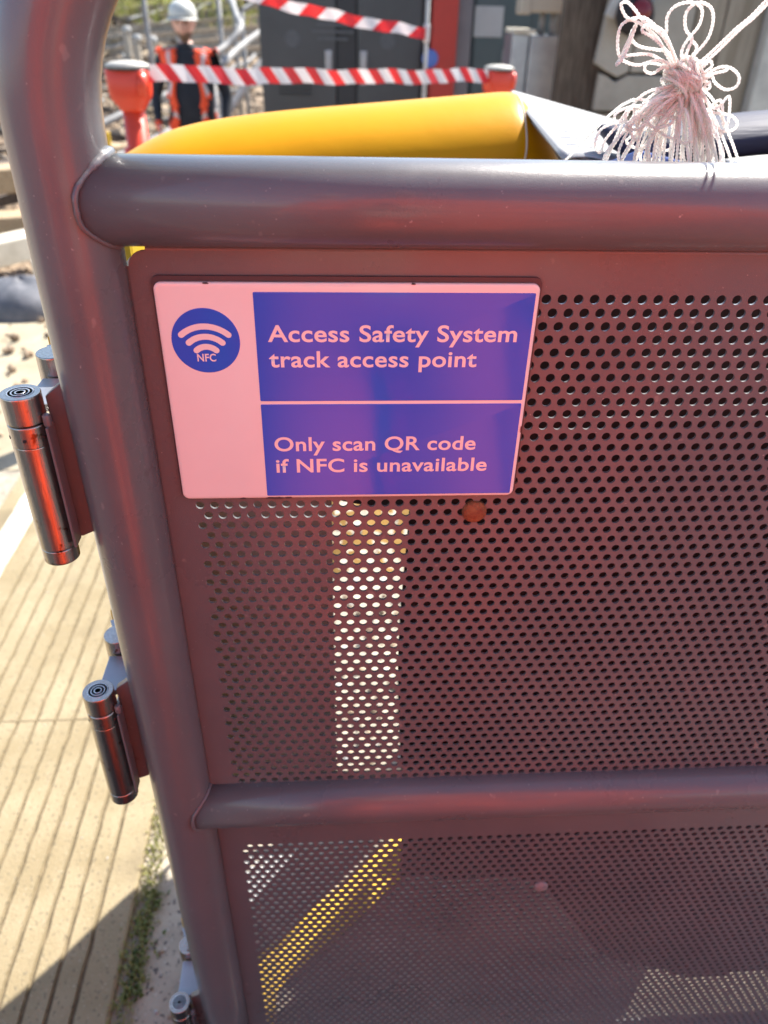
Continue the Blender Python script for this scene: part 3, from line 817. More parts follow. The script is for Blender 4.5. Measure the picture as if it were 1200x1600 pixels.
mb = MB()
mb.box((.47, .86, 1.09), (.46, .30, .012)); mb.box((.3, .86, .545), (.03, .22, 1.08)); mb.box((.62, .86, .545), (.03, .22, 1.08))
tag(mb.build('trestle_stand', 'wood_dark', bevel=.002), 'dark timber trestle under the tarpaulin rolls behind the gate', 'trestle')

# ------------------------------------------------------------------ white cord tangle
tang = thing('cord_tangle', 'bunched white braided cord with many loops hanging above the top rail', 'cord', (.21, .52, 1.24))
def q2(px, py, dy=0):
    """image pixel coordinates of the bundle to metres, at an assumed depth"""
    return Vector((.2104 + .0004 * (px - 1065) + .000098 * (py - 120), .52 + dy, 1.2445 - .000339 * (py - 120)))
def cord(path, r_=.00088, name='loop', mi='rope', sub=5, parent=tang, twist=1.0):
    P = smooth_path(path, sub); mb = MB()
    # two laid strands
    L = 0; T = []
    for i in range(len(P)):
        if i: L += (P[i] - P[i - 1]).length
        T.append(L)
    n = max(8, int(L / .00075)); Q = []; j = 0
    for k in range(n + 1):
        s_ = L * k / n
        while j < len(P) - 2 and T[j + 1] < s_: j += 1
        t = (s_ - T[j]) / max(1e-9, T[j + 1] - T[j]); Q.append(P[j].lerp(P[j + 1], min(1, t)))
    u = None
    A = [[], []]
    for k in range(n + 1):
        t = (Q[min(n, k + 1)] - Q[max(0, k - 1)]); t = t.normalized() if t.length > 0 else Vector((1, 0, 0))
        if u is None: u = t.orthogonal().normalized()
        u = u - t * u.dot(t); u = u.normalized() if u.length > 1e-8 else t.orthogonal().normalized()
        v = t.cross(u)
        ph = L * k / n / .0044 * 2 * math.pi * twist
        for s_ in (0, 1):
            A[s_].append(Q[k] + (u * math.cos(ph + s_ * math.pi) + v * math.sin(ph + s_ * math.pi)) * r_ * .52)
    for s_ in (0, 1): mb.tube(A[s_], r_ * .66, 6)
    return mb.build(name, mi, parent)
rr = random.Random(21)
def loop2(pts, amp=.006):
    ph = rr.uniform(0, 6); a = rr.uniform(-amp, amp) * 1.2
    P = [q2(x, y, a * math.sin(i / max(1, len(pts) - 1) * math.pi) + amp * .4 * math.sin(i * 1.3 + ph) - .001) for i, (x, y) in enumerate(pts)]
    cord(P)
# loops above the knot
loop2([(1060, 112), (1046, 90), (1030, 62), (1005, 42), (988, 34), (983, 16), (992, 12), (1001, 24), (1012, 40), (1040, 52), (1056, 85), (1062, 110)])
loop2([(1055, 110), (1045, 70), (1020, 38), (1002, 34), (978, 45), (968, 70), (970, 92), (985, 70), (1000, 45)])
loop2([(1000, 45), (993, 60), (1002, 75), (1030, 80), (1048, 84), (1060, 108)])
loop2([(1052, 105), (1030, 95), (1000, 104), (978, 98), (973, 92), (990, 88), (1016, 87), (1035, 95), (1058, 112)])
loop2([(974, 92), (961, 103), (970, 95), (985, 75), (1003, 40)])
loop2([(1044, 55), (1048, 30), (1062, 14), (1082, 10), (1094, 20), (1092, 42), (1078, 62), (1066, 80), (1064, 105)])
loop2([(1066, 100), (1072, 75), (1078, 62), (1070, 48), (1070, 25), (1084, 10), (1102, 16), (1109, 35), (1104, 62), (1085, 85), (1072, 104)])
loop2([(1078, 63), (1085, 75), (1078, 90), (1068, 108)])
loop2([(1062, 108), (1040, 80), (1015, 60), (1000, 52), (1012, 44), (1036, 60), (1054, 92), (1066, 112)])
loop2([(1060, 110), (1020, 100), (1012, 112), (1022, 116), (1036, 106), (1052, 112)])
loop2([(1085, 112), (1104, 100), (1112, 94), (1114, 102), (1104, 108), (1092, 116)])
loop2([(1100, 118), (1122, 105), (1138, 104), (1148, 116), (1144, 132), (1130, 138), (1116, 128), (1110, 118), (1098, 122)])
loop2([(1088, 124), (1108, 112), (1125, 108), (1137, 104)])
loop2([(1092, 122), (1108, 132), (1103, 140), (1097, 133), (1106, 126)])
# strands below the knot
def down(x0, x1, ybot, w_, sway):
    y0 = 135 + rr.uniform(-8, 8)
    mid = (x0 + x1) / 2
    loop2([(x0, y0), (x0 * .6 + x1 * .4 + sway * .3, y0 + 35), (x1 - w_ * .5 + sway * .2, ybot - 45), (x1 - w_ * .5, ybot - 10), (x1, ybot), (x1 + w_ * .5, ybot - 10), (x1 + w_ * .4, ybot - 50), (x0 * .5 + x1 * .5 + 4, y0 + 30), (x0 + 5, y0)], .009)
for i in range(19):
    t = i / 18
    x0 = 1050 + 34 * t + rr.uniform(-3, 3)
    x1 = 938 + 200 * t + rr.uniform(-16, 16)
    down(x0, x1, 300 + rr.uniform(-20, 30) - (80 if i % 7 == 3 else 0), rr.uniform(8, 26), rr.uniform(-18, 18))
for i in range(8):
    x1 = rr.choice([970, 985, 1000, 1060, 1080, 1100, 1110]) + rr.uniform(-6, 6)
    down(1050 + rr.uniform(0, 35), x1, 262 + rr.uniform(-45, 45), rr.uniform(6, 14), rr.uniform(-16, 16))
loop2([(1045, 150), (1020, 165), (980, 168), (955, 178), (952, 190), (960, 195), (975, 180)])
loop2([(1010, 198), (970, 194), (940, 205), (926, 222), (922, 236), (930, 246), (940, 225), (960, 200)])
loop2([(1000, 180), (1012, 200), (1040, 190), (1035, 180), (1010, 182)])
loop2([(995, 190), (985, 215), (975, 228), (990, 238), (1005, 230), (1010, 205)])
loop2([(1088, 165), (1110, 175), (1135, 178), (1145, 190), (1140, 203), (1122, 205), (1105, 190), (1095, 170)])
loop2([(1090, 160), (1105, 200), (1110, 232), (1108, 240), (1103, 232), (1112, 212), (1124, 232), (1128, 250)])
for i in range(9):
    a = rr.choice((rr.uniform(100, 165), rr.uniform(15, 80))) ; L_ = rr.uniform(60, 115); c_, s__ = math.cos(rad(a)), math.sin(rad(a)); x_, y_ = 1066 + 12 * c_, 142 + 6 * s__
    w_ = rr.uniform(9, 20); px_, py_ = -s__ * w_, c_ * w_; dr = rr.uniform(8, 30)
    loop2([(x_, y_), (x_ + c_ * L_ * .5 + px_ * .6, y_ + s__ * L_ * .5 + py_ * .6), (x_ + c_ * L_ * .9 + px_, y_ + s__ * L_ * .9 + py_ + dr), (x_ + c_ * L_ * 1.05, y_ + s__ * L_ * 1.05 + dr), (x_ + c_ * L_ * .85 - px_, y_ + s__ * L_ * .85 - py_ + dr * .8), (x_ + c_ * L_ * .4 - px_ * .5, y_ + s__ * L_ * .4 - py_ * .5), (x_ + 3, y_)], .012)
loop2([(1030, 172), (1020, 200), (1028, 212), (1045, 215), (1050, 190), (1042, 176)])
# the wound knot
mb_paths = []
kc = q2(1066, 124)
for i in range(26):
    ax = Vector((rr.uniform(-.35, .35) + .55, rr.uniform(-.3, .3), rr.uniform(-.5, .3) + .8)).normalized()
    u = ax.orthogonal().normalized(); v = ax.cross(u)
    off = rr.uniform(-1, 1); ra = .0105 * math.sqrt(1 - .5 * off * off) * rr.uniform(.75, 1.05)
    P = [kc + ax * (off * .0095) + (u * math.cos(a) + v * math.sin(a)) * ra * (1 + .1 * math.sin(3 * a + i)) for a in np.linspace(0, 6.1, 14)]
    cord(P, name='binding', sub=3)
# the two cords it hangs from, and the cord tying it to the yellow roll
tz = ZB + BR - R
cord([q2(1072, 112, 0), q2(1100, 90, -.002), q2(1140, 47, -.007), q2(1180, 2, -.014), Vector((.281, PY + R + .002, tz + .030))], name='hanging_cord')
cord([q2(1080, 112, .001), q2(1109, 90, -.001), q2(1148, 47, -.006), q2(1188, 2, -.013), Vector((.287, PY + R + .002, tz + .030))], name='hanging_cord')
mb = MB()
for xx in (.281, .287):
    mb.tube([(xx, PY + (R + .0012) * math.cos(a), ZB + BR + (R + .0012) * math.sin(a)) for a in np.linspace(0, 6.283, 36)[:-1]], .0013, 8, closed=True)
mb.build('rail_hitch', 'rope', tang)
tk = on_roll(.222, rad(206), .003)
e_ = q2(985, 172, .02)
cord([tk, tk.lerp(e_, .3) - Vector((0, 0, .003)), tk.lerp(e_, .65) - Vector((0, 0, .003)), e_, q2(1030, 165, .002)], name='tie_cord', twist=.8)
cord([on_roll(.2335 - .0115 * sstep(150, 206, a), rad(a), .0012) for a in np.linspace(30, 206, 26)], name='tie_cord', sub=3)
cord([tk, tk + Vector((-.006, -.004, -.014)), tk + Vector((-.004, .002, -.030)), tk + Vector((-.012, .004, -.05))], name='tie_cord')
cord([tk, tk + Vector((.006, -.006, -.010)), tk + Vector((.015, -.004, -.022)), tk + Vector((.016, .004, -.045))], name='tie_cord')
mb = MB(); mb.lathe([(.0005, -.004), (.0032, -.002), (.0036, 0), (.0030, .0024), (.0005, .004)], tk, 10); mb.build('tie_knot', 'rope', tang)

# ------------------------------------------------------------------ retractable barrier posts and tapes
def barrier_post(label, x, y, zt, s, rz, zbase):
    t = thing('barrier_post', label, 'barrier post', (x, y, zbase), 'red tape barrier posts')
    def P(px, py, pz): # local to world
        c, sn = math.cos(rz), math.sin(rz)
        return (x + (px * c - py * sn) * s, y + (px * sn + py * c) * s, pz)
    h = .115 * s
    mb = MB()
    # reel housing: wide rounded head tapering to the neck
    secs = [(zt - .125 * s, .037, .036), (zt - .115 * s, .041, .04), (zt - .088 * s, .062, .052), (zt - .074 * s, .066, .054), (zt - .004 * s, .070, .058), (zt, .066, .054)]
    vs = []; seg = 28
    for z, a_, b_ in secs:
        for q in range(seg):
            an = 2 * math.pi * q / seg; c, sn = math.cos(an), math.sin(an)
            e = .55
            vs.append(P(a_ * math.copysign(abs(c) ** e, c), b_ * math.copysign(abs(sn) ** e, sn), z))
    n = len(secs)
    fs = [(i * seg + q, i * seg + (q + 1) % seg, (i + 1) * seg + (q + 1) % seg, (i + 1) * seg + q) for i in range(n - 1) for q in range(seg)]
    fs += [tuple(reversed(range(seg))), tuple((n - 1) * seg + q for q in range(seg))]
    mb.add(vs, fs, 0, True)
    hd = mb.build('reel_head', 'red_plastic', t)
    mb = MB(); mb.tube([P(.058, -.038, zt - .012 * s), P(.060, -.044, zt - .04 * s), P(.056, -.042, zt - .078 * s)], .018 * s, 12, flat=.7); mb.build('tape_slot', 'red_plastic', hd)
    mb = MB(); mb.lathe([(.068 * s, 0), (.072 * s, .003 * s), (.070 * s, .010 * s), (.05 * s, .017 * s), (.025 * s, .020 * s), (.001, .021 * s)], (x, y, zt + .001), 28); mb.build('head_cap', 'cap_grey', t)
    mb = MB()
    mb.lathe([(.0715 * s, 0), (.072 * s, .006 * s), (.070 * s, .009 * s)], (x, y, zt - .004 * s), 28); mb.build('cap_gasket', 'black_paint', t)
    mb = MB(); mb.lathe([(.047 * s, zt - .33 * s), (.050 * s, zt - .24 * s), (.038 * s, zt - .235 * s), (.036 * s, zt - .10 * s)], (x, y, 0), 24)
    mb.build('neck', 'red_plastic', t)
    mb = MB(); mb.lathe([(.16, zbase), (.165, zbase + .02), (.06, zbase + .07), (.052, zbase + .12), (.046, zt - .328 * s)], (x, y, 0), 28); mb.build('stand', 'red_plastic', t)
    return t
barrier_post('left orange red tape barrier post beside the standing worker', -.6225, 2.75, 1.0838, .93, rad(-8), 0)
barrier_post('right red barrier post end where the lower tape is clipped beside the steel box', .685, 3.6, 1.045, .86, rad(15), ground_z(0, 3.6))
def tape(name, label, A, B, h, period, slant, sag, twist, parent=None):
    """barrier tape: red and white slanted bands as separate faces"""
    A = Vector(A); B = Vector(B); L = (B - A).length; mb = MB()
    n = int(L / period * 2) + 3
    nsub = 4
    def pt(s_, v):
        t = min(1, max(0, s_ / L)); p = A.lerp(B, t)
        bend = .005 * math.sin(t * 23) + .003 * math.sin(t * 51)
        return Vector((p.x, p.y + .012 * math.sin(t * 17) + .004 * math.sin(t * 71 + v * 2) + (v - .5) * h * twist * math.sin(t * 9), p.z - sag * 4 * t * (1 - t) + (v - .5) * h + bend * .6))
    edges = []
    for k in range(-2, n + 2):
        for j in range(nsub): edges.append((k + j / nsub, k))
    for i in range(len(edges) - 1):
        s0, k = edges[i]; s1 = edges[i + 1][0]
        vals = []
        nv = 6
        for j in range(nv):
            va, vb = j / nv, (j + 1) / nv
            q = []
            for ss, vv in ((s0, va), (s1, va), (s1, vb), (s0, vb)):
                q.append((ss * period / 2 - slant * (vv - .5), vv))
            xs_ = [a for a, _ in q]
            if max(xs_) <= 0 or min(xs_) >= L: continue
            mb.add([pt(a, v) for a, v in q], [(0, 1, 2, 3)], k % 2, True)
    o = mb.build(name, ['tape_white', 'tape_red'])
    return tag(o, label, 'barrier tape')
tape('barrier_tape', 'lower red and white striped barrier tape stretched between the two red posts', (-.560, 2.737, 1.0705), (.655, 3.58, 1.026), .047, .0905, .040, .006, .22)
tape('barrier_tape', 'upper red and white striped barrier tape sloping down to the thin white pole', (-.62, 3.55, 1.345), (.383, 3.69, 1.163), .040, .150, -.040, .016, .2)
pole = thing('thin_pole', 'thin white pole holding the end of the upper striped tape', 'pole', (.385, 3.7, ground_z(0, 3.7)))
mb = MB(); mb.tube([(.3905, 3.7, ground_z(0, 3.7)), (.3905, 3.7, 1.75)], .0085, 12); mb.build('pole_shaft', 'conc_post', pole)
mb = MB(); mb.box((.3905, 3.7, ground_z(0, 3.7) + .02), (.2, .2, .03)); mb.build('pole_foot', 'rubber', pole, bevel=.004)
mb = MB(); mb.lathe([(.012, 1.13), (.013, 1.135), (.013, 1.19), (.012, 1.195)], (.3905, 3.7, 0), 12); mb.build('tape_clip', 'tape_white', pole)

# ------------------------------------------------------------------ cabinets and columns
GZ = -.5
cab = thing('equipment_cabinet', 'large dark grey equipment cabinet behind the striped tapes', 'cabinet', (.15, 6.2, GZ))
mb = MB(); mb.box((.145, 6.36, .62), (1.24, .64, 2.24)); mb.build('cabinet_body', 'cabinet_dark', cab, bevel=.01)
for x0, x1 in ((-.468, .03), (.175, .60)):
    mb = MB(); mb.box(((x0 + x1) / 2, 6.025, .62), (x1 - x0, .04, 2.16)); d_ = mb.build('door', 'cabinet', cab, bevel=.006)
    mb = MB(); mb.lathe([(.052, 0), (.05, .002)], (x0 + .21 if x0 < 0 else x0 + .20, 6.0055, 1.04), 32, rot=Matrix.Rotation(math.pi / 2, 3, 'X')); mb.build('warning_disc', 'cabinet_mark', d_)
mb = MB(); mb.box((.102, 6.032, .62), (.13, .025, 2.16)); d_ = mb.build('centre_strip', 'cabinet_dark', cab, bevel=.004)
for x_ in (-.02, .215):
    mb = MB(); mb.box((x_, 5.99, .88), (.022, .03, .16)); mb.box((x_, 6.004, .88), (.045, .006, .20)); mb.build('door_handle', 'galv', cab, bevel=.003)
for k in range(5):
    mb = MB(); mb.box((-.25, 6.002, .72 + .03 * k), (.22, .01, .012), Matrix.Rotation(rad(25), 3, 'X')); mb.build('vent_slat', 'cabinet', cab)
mb = MB()
for k, wd in enumerate((.22, .28, .20)):
    mb.box((-.08 + .09, 6.0035, 1.125 - k * .04), (wd, .002, .016))
mb.build('faded_notice', 'cabinet_mark', cab)
mb = MB(); mb.box((.145, 6.36, 1.76), (1.30, .70, .05)); mb.build('cabinet_roof', 'cabinet', cab, bevel=.01)
red = thing('red_column', 'red painted steel column between the dark cabinet and the slate green door', 'column', (.75, 6.0, GZ))
mb = MB(); mb.box((.745, 6.0, .65), (.165, .16, 2.3)); mb.build('column_shaft', 'red_paint', red, bevel=.008)
mb = MB(); mb.lathe([(.05, 0), (.055, .004), (.05, .012)], (.655, 5.92, .95), 20, rot=Matrix.Rotation(math.pi / 2, 3, 'X')); mb.build('blue_stud', 'blue_card', red)
tag((lambda mb: (mb.box((.885, 6.08, .65), (.10, .14, 2.3)), mb.build('grey_column', 'grey_col', bevel=.006))[1])(MB()), 'plain mid grey column right beside the red column', 'column')
hut = thing('equipment_hut', 'slate green equipment housing with a white notice on its door', 'housing', (1.2, 6.4, GZ))
mb = MB(); mb.box((1.44, 6.42, .75), (.99, .7, 2.5)); mb.build('housing_body', 'teal', hut, bevel=.01)
mb = MB(); mb.box((1.15, 6.06, .72), (.37, .02, 2.3)); d_ = mb.build('door', 'teal', hut, bevel=.004)
mb = MB(); mb.box((1.052, 6.046, 1.163), (.192, .004, .175)); mb.build('notice', 'paper', d_)
mb = MB(); mb.box((1.20, 6.044, .955), (.075, .006, .10)); mb.build('lock_plate', 'galv', d_)

gb = thing('galvanised_box', 'galvanised steel box with a pale lid in front of the brown timber post', 'box', (1.14, 5.05, GZ))
mb = MB(); mb.box((1.055, 5.10, .315), (.095, .24, 1.63)); mb.build('side_casing', 'galv', gb, bevel=.006)
mb = MB(); mb.box((1.19, 5.08, .315), (.165, .24, 1.62)); mb.build('front_casing', 'galv', gb, bevel=.006)
mb = MB(); mb.box((1.07, 5.09, 1.142), (.125, .25, .022)); mb.build('lid', 'trough', gb, bevel=.004)
mb = MB()
for x in (1.175, 1.235): mb.tube([(x, 5.03, 1.125), (x, 5.03, 1.25)], .017, 12)
mb.build('cable_gland', 'galv_pipe', gb)
mb = MB(); mb.box((1.16, 5.04, 1.285), (.25, .16, .11)); mb.box((1.06, 5.02, 1.29), (.06, .14, .14)); mb.build('terminal_housing', 'beige', gb, bevel=.012)
mb = MB(); mb.tube([(1.30, 5.0, 1.25), (1.30, 5.0, 1.36)], .045, 16); mb.build('plug', 'black_paint', gb)
ch = thing('channel_post', 'grey steel channel post rising behind the galvanised box', 'post', (1.32, 5.15, GZ))
mb = MB(); mb.box((1.313, 5.18, .65), (.06, .06, 2.3)); mb.build('post_shaft', 'galv', ch, bevel=.003)
mb = MB(); mb.box((1.375, 5.14, 1.12), (.05, .03, .07)); mb.build('bracket', 'black_paint', ch, bevel=.003)

tp = thing('timber_post', 'dark brown weathered timber post left of the stained wall', 'post', (1.47, 5.1, GZ))
mb = MB(); mb.box((1.425, 5.12, .65), (.115, .12, 2.3)); mb.build('post_shaft', 'wood_dark', tp, bevel=.008)
mb = MB(); mb.box((1.352, 5.16, .65), (.03, .05, 2.3)); mb.build('side_batten', 'wood_dark', tp, bevel=.003)

# stained wall of panels
wall = thing('trackside_wall', 'stained pale concrete and timber panel wall behind the white cord', 'wall', (1.9, 4.65, GZ))
def panel(poly, m_, y0=4.60, dep=.05, jit=0):
    mb = MB(); mb.prism([(x, z) for x, z in poly][::-1], y0, y0 + dep); return mb.build('wall_panel', m_, wall, bevel=.006)
panel([(1.372, 1.02), (1.385, 1.15), (1.40, 1.29), (1.405, 1.5), (1.52, 1.6), (1.56, 1.3), (1.555, .985), (1.50, .96), (1.44, .985)], 'wall_conc', 4.56)
panel([(1.405, .80), (1.41, .975), (1.445, .965), (1.50, .935), (1.56, .97), (1.86, .97), (1.86, .80)], 'wall_conc', 4.575)
panel([(1.39, -.5), (1.39, .785), (1.86, .785), (1.86, -.5)], 'wood_wall', 4.60)
panel([(1.568, .982), (1.572, 1.8), (1.845, 1.8), (1.86, .985)], 'wall_conc', 4.575)
panel([(1.868, -.5), (1.868, 1.8), (2.02, 1.8), (2.02, -.5)], 'wood_wall', 4.59)
panel([(2.028, -.5), (2.028, 1.8), (2.225, 1.8), (2.225, -.5)], 'wood_wall', 4.592)
mb = MB(); mb.box((1.9, 4.70, .6), (1.4, .05, 2.2)); mb.build('backing_board', 'wood_dark', wall)
mb = MB(); mb.box((2.30, 4.58, .62), (.14, .13, 2.3)); tag(mb.build('concrete_post', 'conc_post', bevel=.012), 'pale grey concrete post at the right end of the stained wall', 'post')
lamp = thing('tail_lamp', 'black lamp housing with a dark red lens hung on the stained wall', 'lamp', (1.50, 4.5, 1.25))
mb = MB(); mb.lathe([(.001, -.05), (.05, -.045), (.09, -.02), (.098, .01), (.085, .04), (.05, .06), (.001, .065)], (1.515, 4.50, 1.235), 28, rot=Matrix.Rotation(rad(70), 3, 'X')); mb.build('housing', 'rubber', lamp)
mb = MB(); mb.lathe([(.05, 0), (.045, .012), (.02, .02), (.001, .021)], (1.53, 4.445, 1.262), 24, rot=Matrix.Rotation(rad(75), 3, 'X')); mb.build('lens', 'lamp_red', lamp)
mb = MB(); mb.box((1.415, 4.53, 1.27), (.05, .03, .10), rot=Matrix.Rotation(rad(25), 3, 'Y')); mb.build('mounting_arm', 'conc_post', lamp, bevel=.004)
mb = MB(); mb.tube([(1.60, 4.5, 1.30), (1.56, 4.5, 1.25), (1.62, 4.5, 1.20)], .008, 8); mb.build('wire_clip', 'galv_pipe', lamp)
mb = MB(); mb.tube([(1.985 + .075 * math.cos(a), 4.572, .80 + .07 * math.sin(a)) for a in np.linspace(0, 3.14, 20)], .008, 8)
tag(mb.build('hanging_hook', 'rubber'), 'thin dark hoop hanging on the brown boards above the navy roll', 'hoop')

# ------------------------------------------------------------------ trackside pipes, rails, timbers
def pipe(label, pts, r_=.03, m_='galv_pipe', name='handrail_pipe', n=8, feet=True):
    t = thing(name, label, 'pipe', (pts[0][0], pts[0][1], ground_z(pts[0][0], pts[0][1])))
    mb = MB(); mb.tube(smooth_path(pts, n), r_, 12); mb.build('pipe_run', m_, t)
    if feet:
        for p in (pts[0], pts[-1]):
            g = ground_z(p[0], p[1])
            if p[2] - g > .05:
                mb = MB(); mb.tube([(p[0], p[1], g), p], r_ * .9, 10); mb.build('support', m_, t)
pipe('bent grey pipe kinking down to the right of the worker', [(-1.35, 11.2, 1.32), (-1.12, 10.4, 1.22), (-.96, 9.4, 1.09), (-.89, 9.0, .995), (-1.02, 8.8, .86), (-1.13, 8.6, .775), (-1.14, 8.55, .62)], .032)
pipe('long pale pipe running up and right behind the bent pipe', [(-1.10, 8.8, .68), (-.93, 9.4, .83), (-.70, 10.0, .98), (-.45, 10.6, 1.12)], .034)
pipe('straight pale pipe sloping steeply under the lower tape', [(-1.09, 8.4, .22), (-.90, 8.6, .46), (-.72, 8.8, .69), (-.50, 9.1, .88)], .036)
pipe('upper grey pipe crossing toward the cabinet', [(-1.2, 11.5, 1.35), (-.95, 11.0, 1.27), (-.72, 10.4, 1.16), (-.45, 9.9, .98)], .028)
pipe('second grey pipe crossing toward the cabinet', [(-1.02, 10.6, 1.12), (-.82, 10.8, 1.22), (-.55, 11.2, 1.30)], .028)
pipe('low pale pipe lying on the ballast left of the worker', [(-2.55, 8.6, .06), (-2.2, 9.0, .20), (-1.7, 9.6, .38), (-1.4, 10.0, .45)], .04, feet=False)
pipe('second low pale pipe lying nearer on the ballast', [(-2.3, 7.6, -.10), (-1.9, 8.0, .02), (-1.55, 8.4, .16)], .04, feet=False)
mb = MB(); mb.tube([(-1.80, 9.0, ground_z(-1.8, 9)), (-1.79, 9.0, 1.9)], .022, 12)
tag(mb.build('signal_pole', 'galv_pipe'), 'thin vertical grey pole standing left of the worker', 'pole')
for k, (x, y, h_) in enumerate(((-3.05, 14.3, .62), (-2.75, 14.0, .70), (-2.55, 13.8, .55), (-2.35, 14.2, .65), (-3.3, 14.8, .6))):
    t = thing('marker_post', ('stubby pale post with a rounded head on the ballast bank, leftmost', 'tall pale post with a rounded head on the ballast bank', 'small leaning pale post on the ballast bank', 'pale post on the ballast bank nearest the thin pole', 'pale post on the ballast bank partly behind the gate tube')[k], 'post', (x, y, ground_z(x, y)), 'pale posts on the ballast bank')
    g = ground_z(x, y)
    mb = MB(); mb.box((x, y, g + h_ * .35), (.11, .11, h_ * .75), taper=.85); mb.build('stem', 'beige', t, bevel=.01)
    mb = MB(); mb.lathe([(.02, 0), (.06, .02), (.075, .06), (.055, .11), (.01, .12)], (x + .02, y, g + h_ * .72), 14); mb.build('head', 'conc_post', t)
for k in range(6):
    y0 = 14.2 + .62 * k
    A = Vector((-6.5, y0 - .6, ground_z(-6, y0 - .6) + .10)); B = Vector((-.3, y0 + 1.6, ground_z(-.3, y0 + 1.6) + .12))
    mb = MB(); dd = (B - A)
    rot = dd.to_track_quat('X', 'Z').to_matrix()
    mb.box((A + B) / 2, (dd.length, .07, .03), rot); mb.box((A + B) / 2 - Vector((0, 0, .06)), (dd.length, .02, .10), rot); mb.box((A + B) / 2 - Vector((0, 0, .115)), (dd.length, .14, .02), rot)
    tag(mb.build('stacked_rail', 'rail'), ('lowest','second lowest','third lowest','third highest','second highest','highest')[k] + ' of the six brown rails laid across the bank behind the worker', 'rail', 'brown rails behind the worker')
for k in range(4):
    x = -.4 - .62 * k * 1.1; y = 10.2 + .3 * (k % 4)
    mb = MB(); mb.box((x - 1.2, y, ground_z(x, y) + .05), (.24, 1.1, .13), Matrix.Rotation(rad(20 + 13 * (k % 3)), 3, 'Z'))
    tag(mb.build('sleeper', 'wood', bevel=.012), ('bleached timber sleeper lying nearest the dark cabinet','bleached timber sleeper behind the pale pipes','bleached timber sleeper just behind the worker','bleached timber sleeper on the bank left of the worker')[k], 'sleeper', 'timber sleepers on the ballast')
mb = MB(); r2 = random.Random(77)
for q in range(260):
    y = r2.uniform(7.5, 17); x = -.55 * y + r2.random() * .42 * y; L = r2.uniform(.12, .9); g = ground_z(x, y) + r2.uniform(.02, .14)
    mb.box((x, y, g), (L, r2.uniform(.03, .13), r2.uniform(.02, .09)), Matrix.Rotation(r2.uniform(0, 3.14), 3, 'Z') @ Matrix.Rotation(r2.gauss(0, .25), 3, 'Y'), r2.randrange(4))
tag(mb.build('trackside_debris', ['wood', 'rail', 'wood_dark', 'wood_dark']), kind='stuff')
mb = MB()
for q in range(26):
    y = r2.uniform(9, 17); x = -.46 * y + r2.random() * .30 * y; pts_ = []
    a = r2.uniform(-.5, .9)
    for k in range(6):
        pts_.append((x, y, ground_z(x, y) + .05 + .05 * r2.random())); x += .38 * math.cos(a); y += .38 * math.sin(a); a += r2.gauss(0, .45)
    mb.tube(smooth_path(pts_, 5), r2.choice((.014, .02, .026)), 7, mi=r2.randrange(2))
tag(mb.build('trackside_cables', ['galv_pipe', 'rail']), kind='stuff')
# bushes' bare trunks at the bank top
for k, (x, y, lab) in enumerate(((-3.6, 19.0, 'thin dark tree trunk on the grass bank at far left'), (-1.55, 18.0, 'dark tree trunk on the bank above the worker'))):
    t = thing('tree', lab, 'tree', (x, y, ground_z(x, y)))
    g = ground_z(x, y)
    mb = MB(); mb.tube(smooth_path([(x, y, g - .1), (x + .05, y, g + 1), (x - .05, y + .1, g + 2.4), (x + .1, y, g + 4)], 6), [.13 - .004 * i for i in range(19)], 12); mb.build('trunk', 'wood_dark', t)
    mb = MB()
    for q in range(7):
        a = q * 2.4; z0 = g + 2.2 + .25 * q
        mb.tube(smooth_path([(x, y, z0), (x + .5 * math.cos(a), y + .5 * math.sin(a), z0 + .6), (x + .9 * math.cos(a + .3), y + .9 * math.sin(a + .3), z0 + 1.5)], 5), [.04 - .003 * i for i in range(11)], 7)
    mb.build('limb', 'wood_dark', t)
    mb = MB(); r2 = random.Random(k + 50)
    for q in range(900):
        p = Vector((x + r2.gauss(0, .8), y + r2.gauss(0, .8), g + 4.2 + r2.gauss(0, .8))); a = Vector((r2.gauss(0, 1), r2.gauss(0, 1), r2.gauss(0, 1))).normalized() * .09; b_ = a.orthogonal().normalized() * .06
        mb.add([p - a, p + b_, p + a, p - b_], [(0, 1, 2, 3)])
    tag(mb.build('crown', 'grass3', t), kind='stuff')
blades('bank_grass', 6000, lambda r: (-7 + 5.6 * r.random(), 16.8 + 5 * r.random()), .08, .3, .012, lambda x, y: ground_z(x, y) - .01, ['grass', 'grass2', 'grass2'], 8)

# left strip: timbers, pale beams and a grey-blue lump standing in for shade on the dusty ground
def beam(label, c, d_, rz, m_, ry=0, name='timber_beam'):
    mb = MB(); mb.box(c, d_, Matrix.Rotation(rad(rz), 3, 'Z') @ Matrix.Rotation(rad(ry), 3, 'Y'))
    return tag(mb.build(name, m_, bevel=.01), label, 'beam')
beam('upper bleached timber beam in the stack at the left edge', (-2.25, 6.0, .16), (1.6, .22, .16), 38, 'wood')
beam('lower bleached timber beam of the stack at the left edge', (-2.35, 5.55, -.08), (1.8, .24, .17), 30, 'wood', 2)
beam('dark timber beam at the back of the stack at the left edge', (-2.7, 6.9, .0), (1.6, .24, .2), 32, 'wood_dark')
beam('pale concrete beam crossing the dusty ground at the left edge', (-1.92, 4.62, .02), (1.3, .16, .14), 52, 'trough', name='concrete_beam')
beam('short pale concrete beam beside the grey-blue lump', (-1.42, 4.02, .035), (.55, .13, .11), 118, 'trough', name='concrete_beam')
mb = MB()
mb.grid(lambda u, v: (-1.52 + .22 * math.sin(math.pi * v) * math.cos(2 * math.pi * u) * (1 + .12 * math.sin(6 * math.pi * u)), 3.80 + .18 * math.sin(math.pi * v) * math.sin(2 * math.pi * u), -.03 + .15 * math.cos(math.pi * v) + .03 * noise.noise((u * 5, v * 5, 0))), 24, 12)
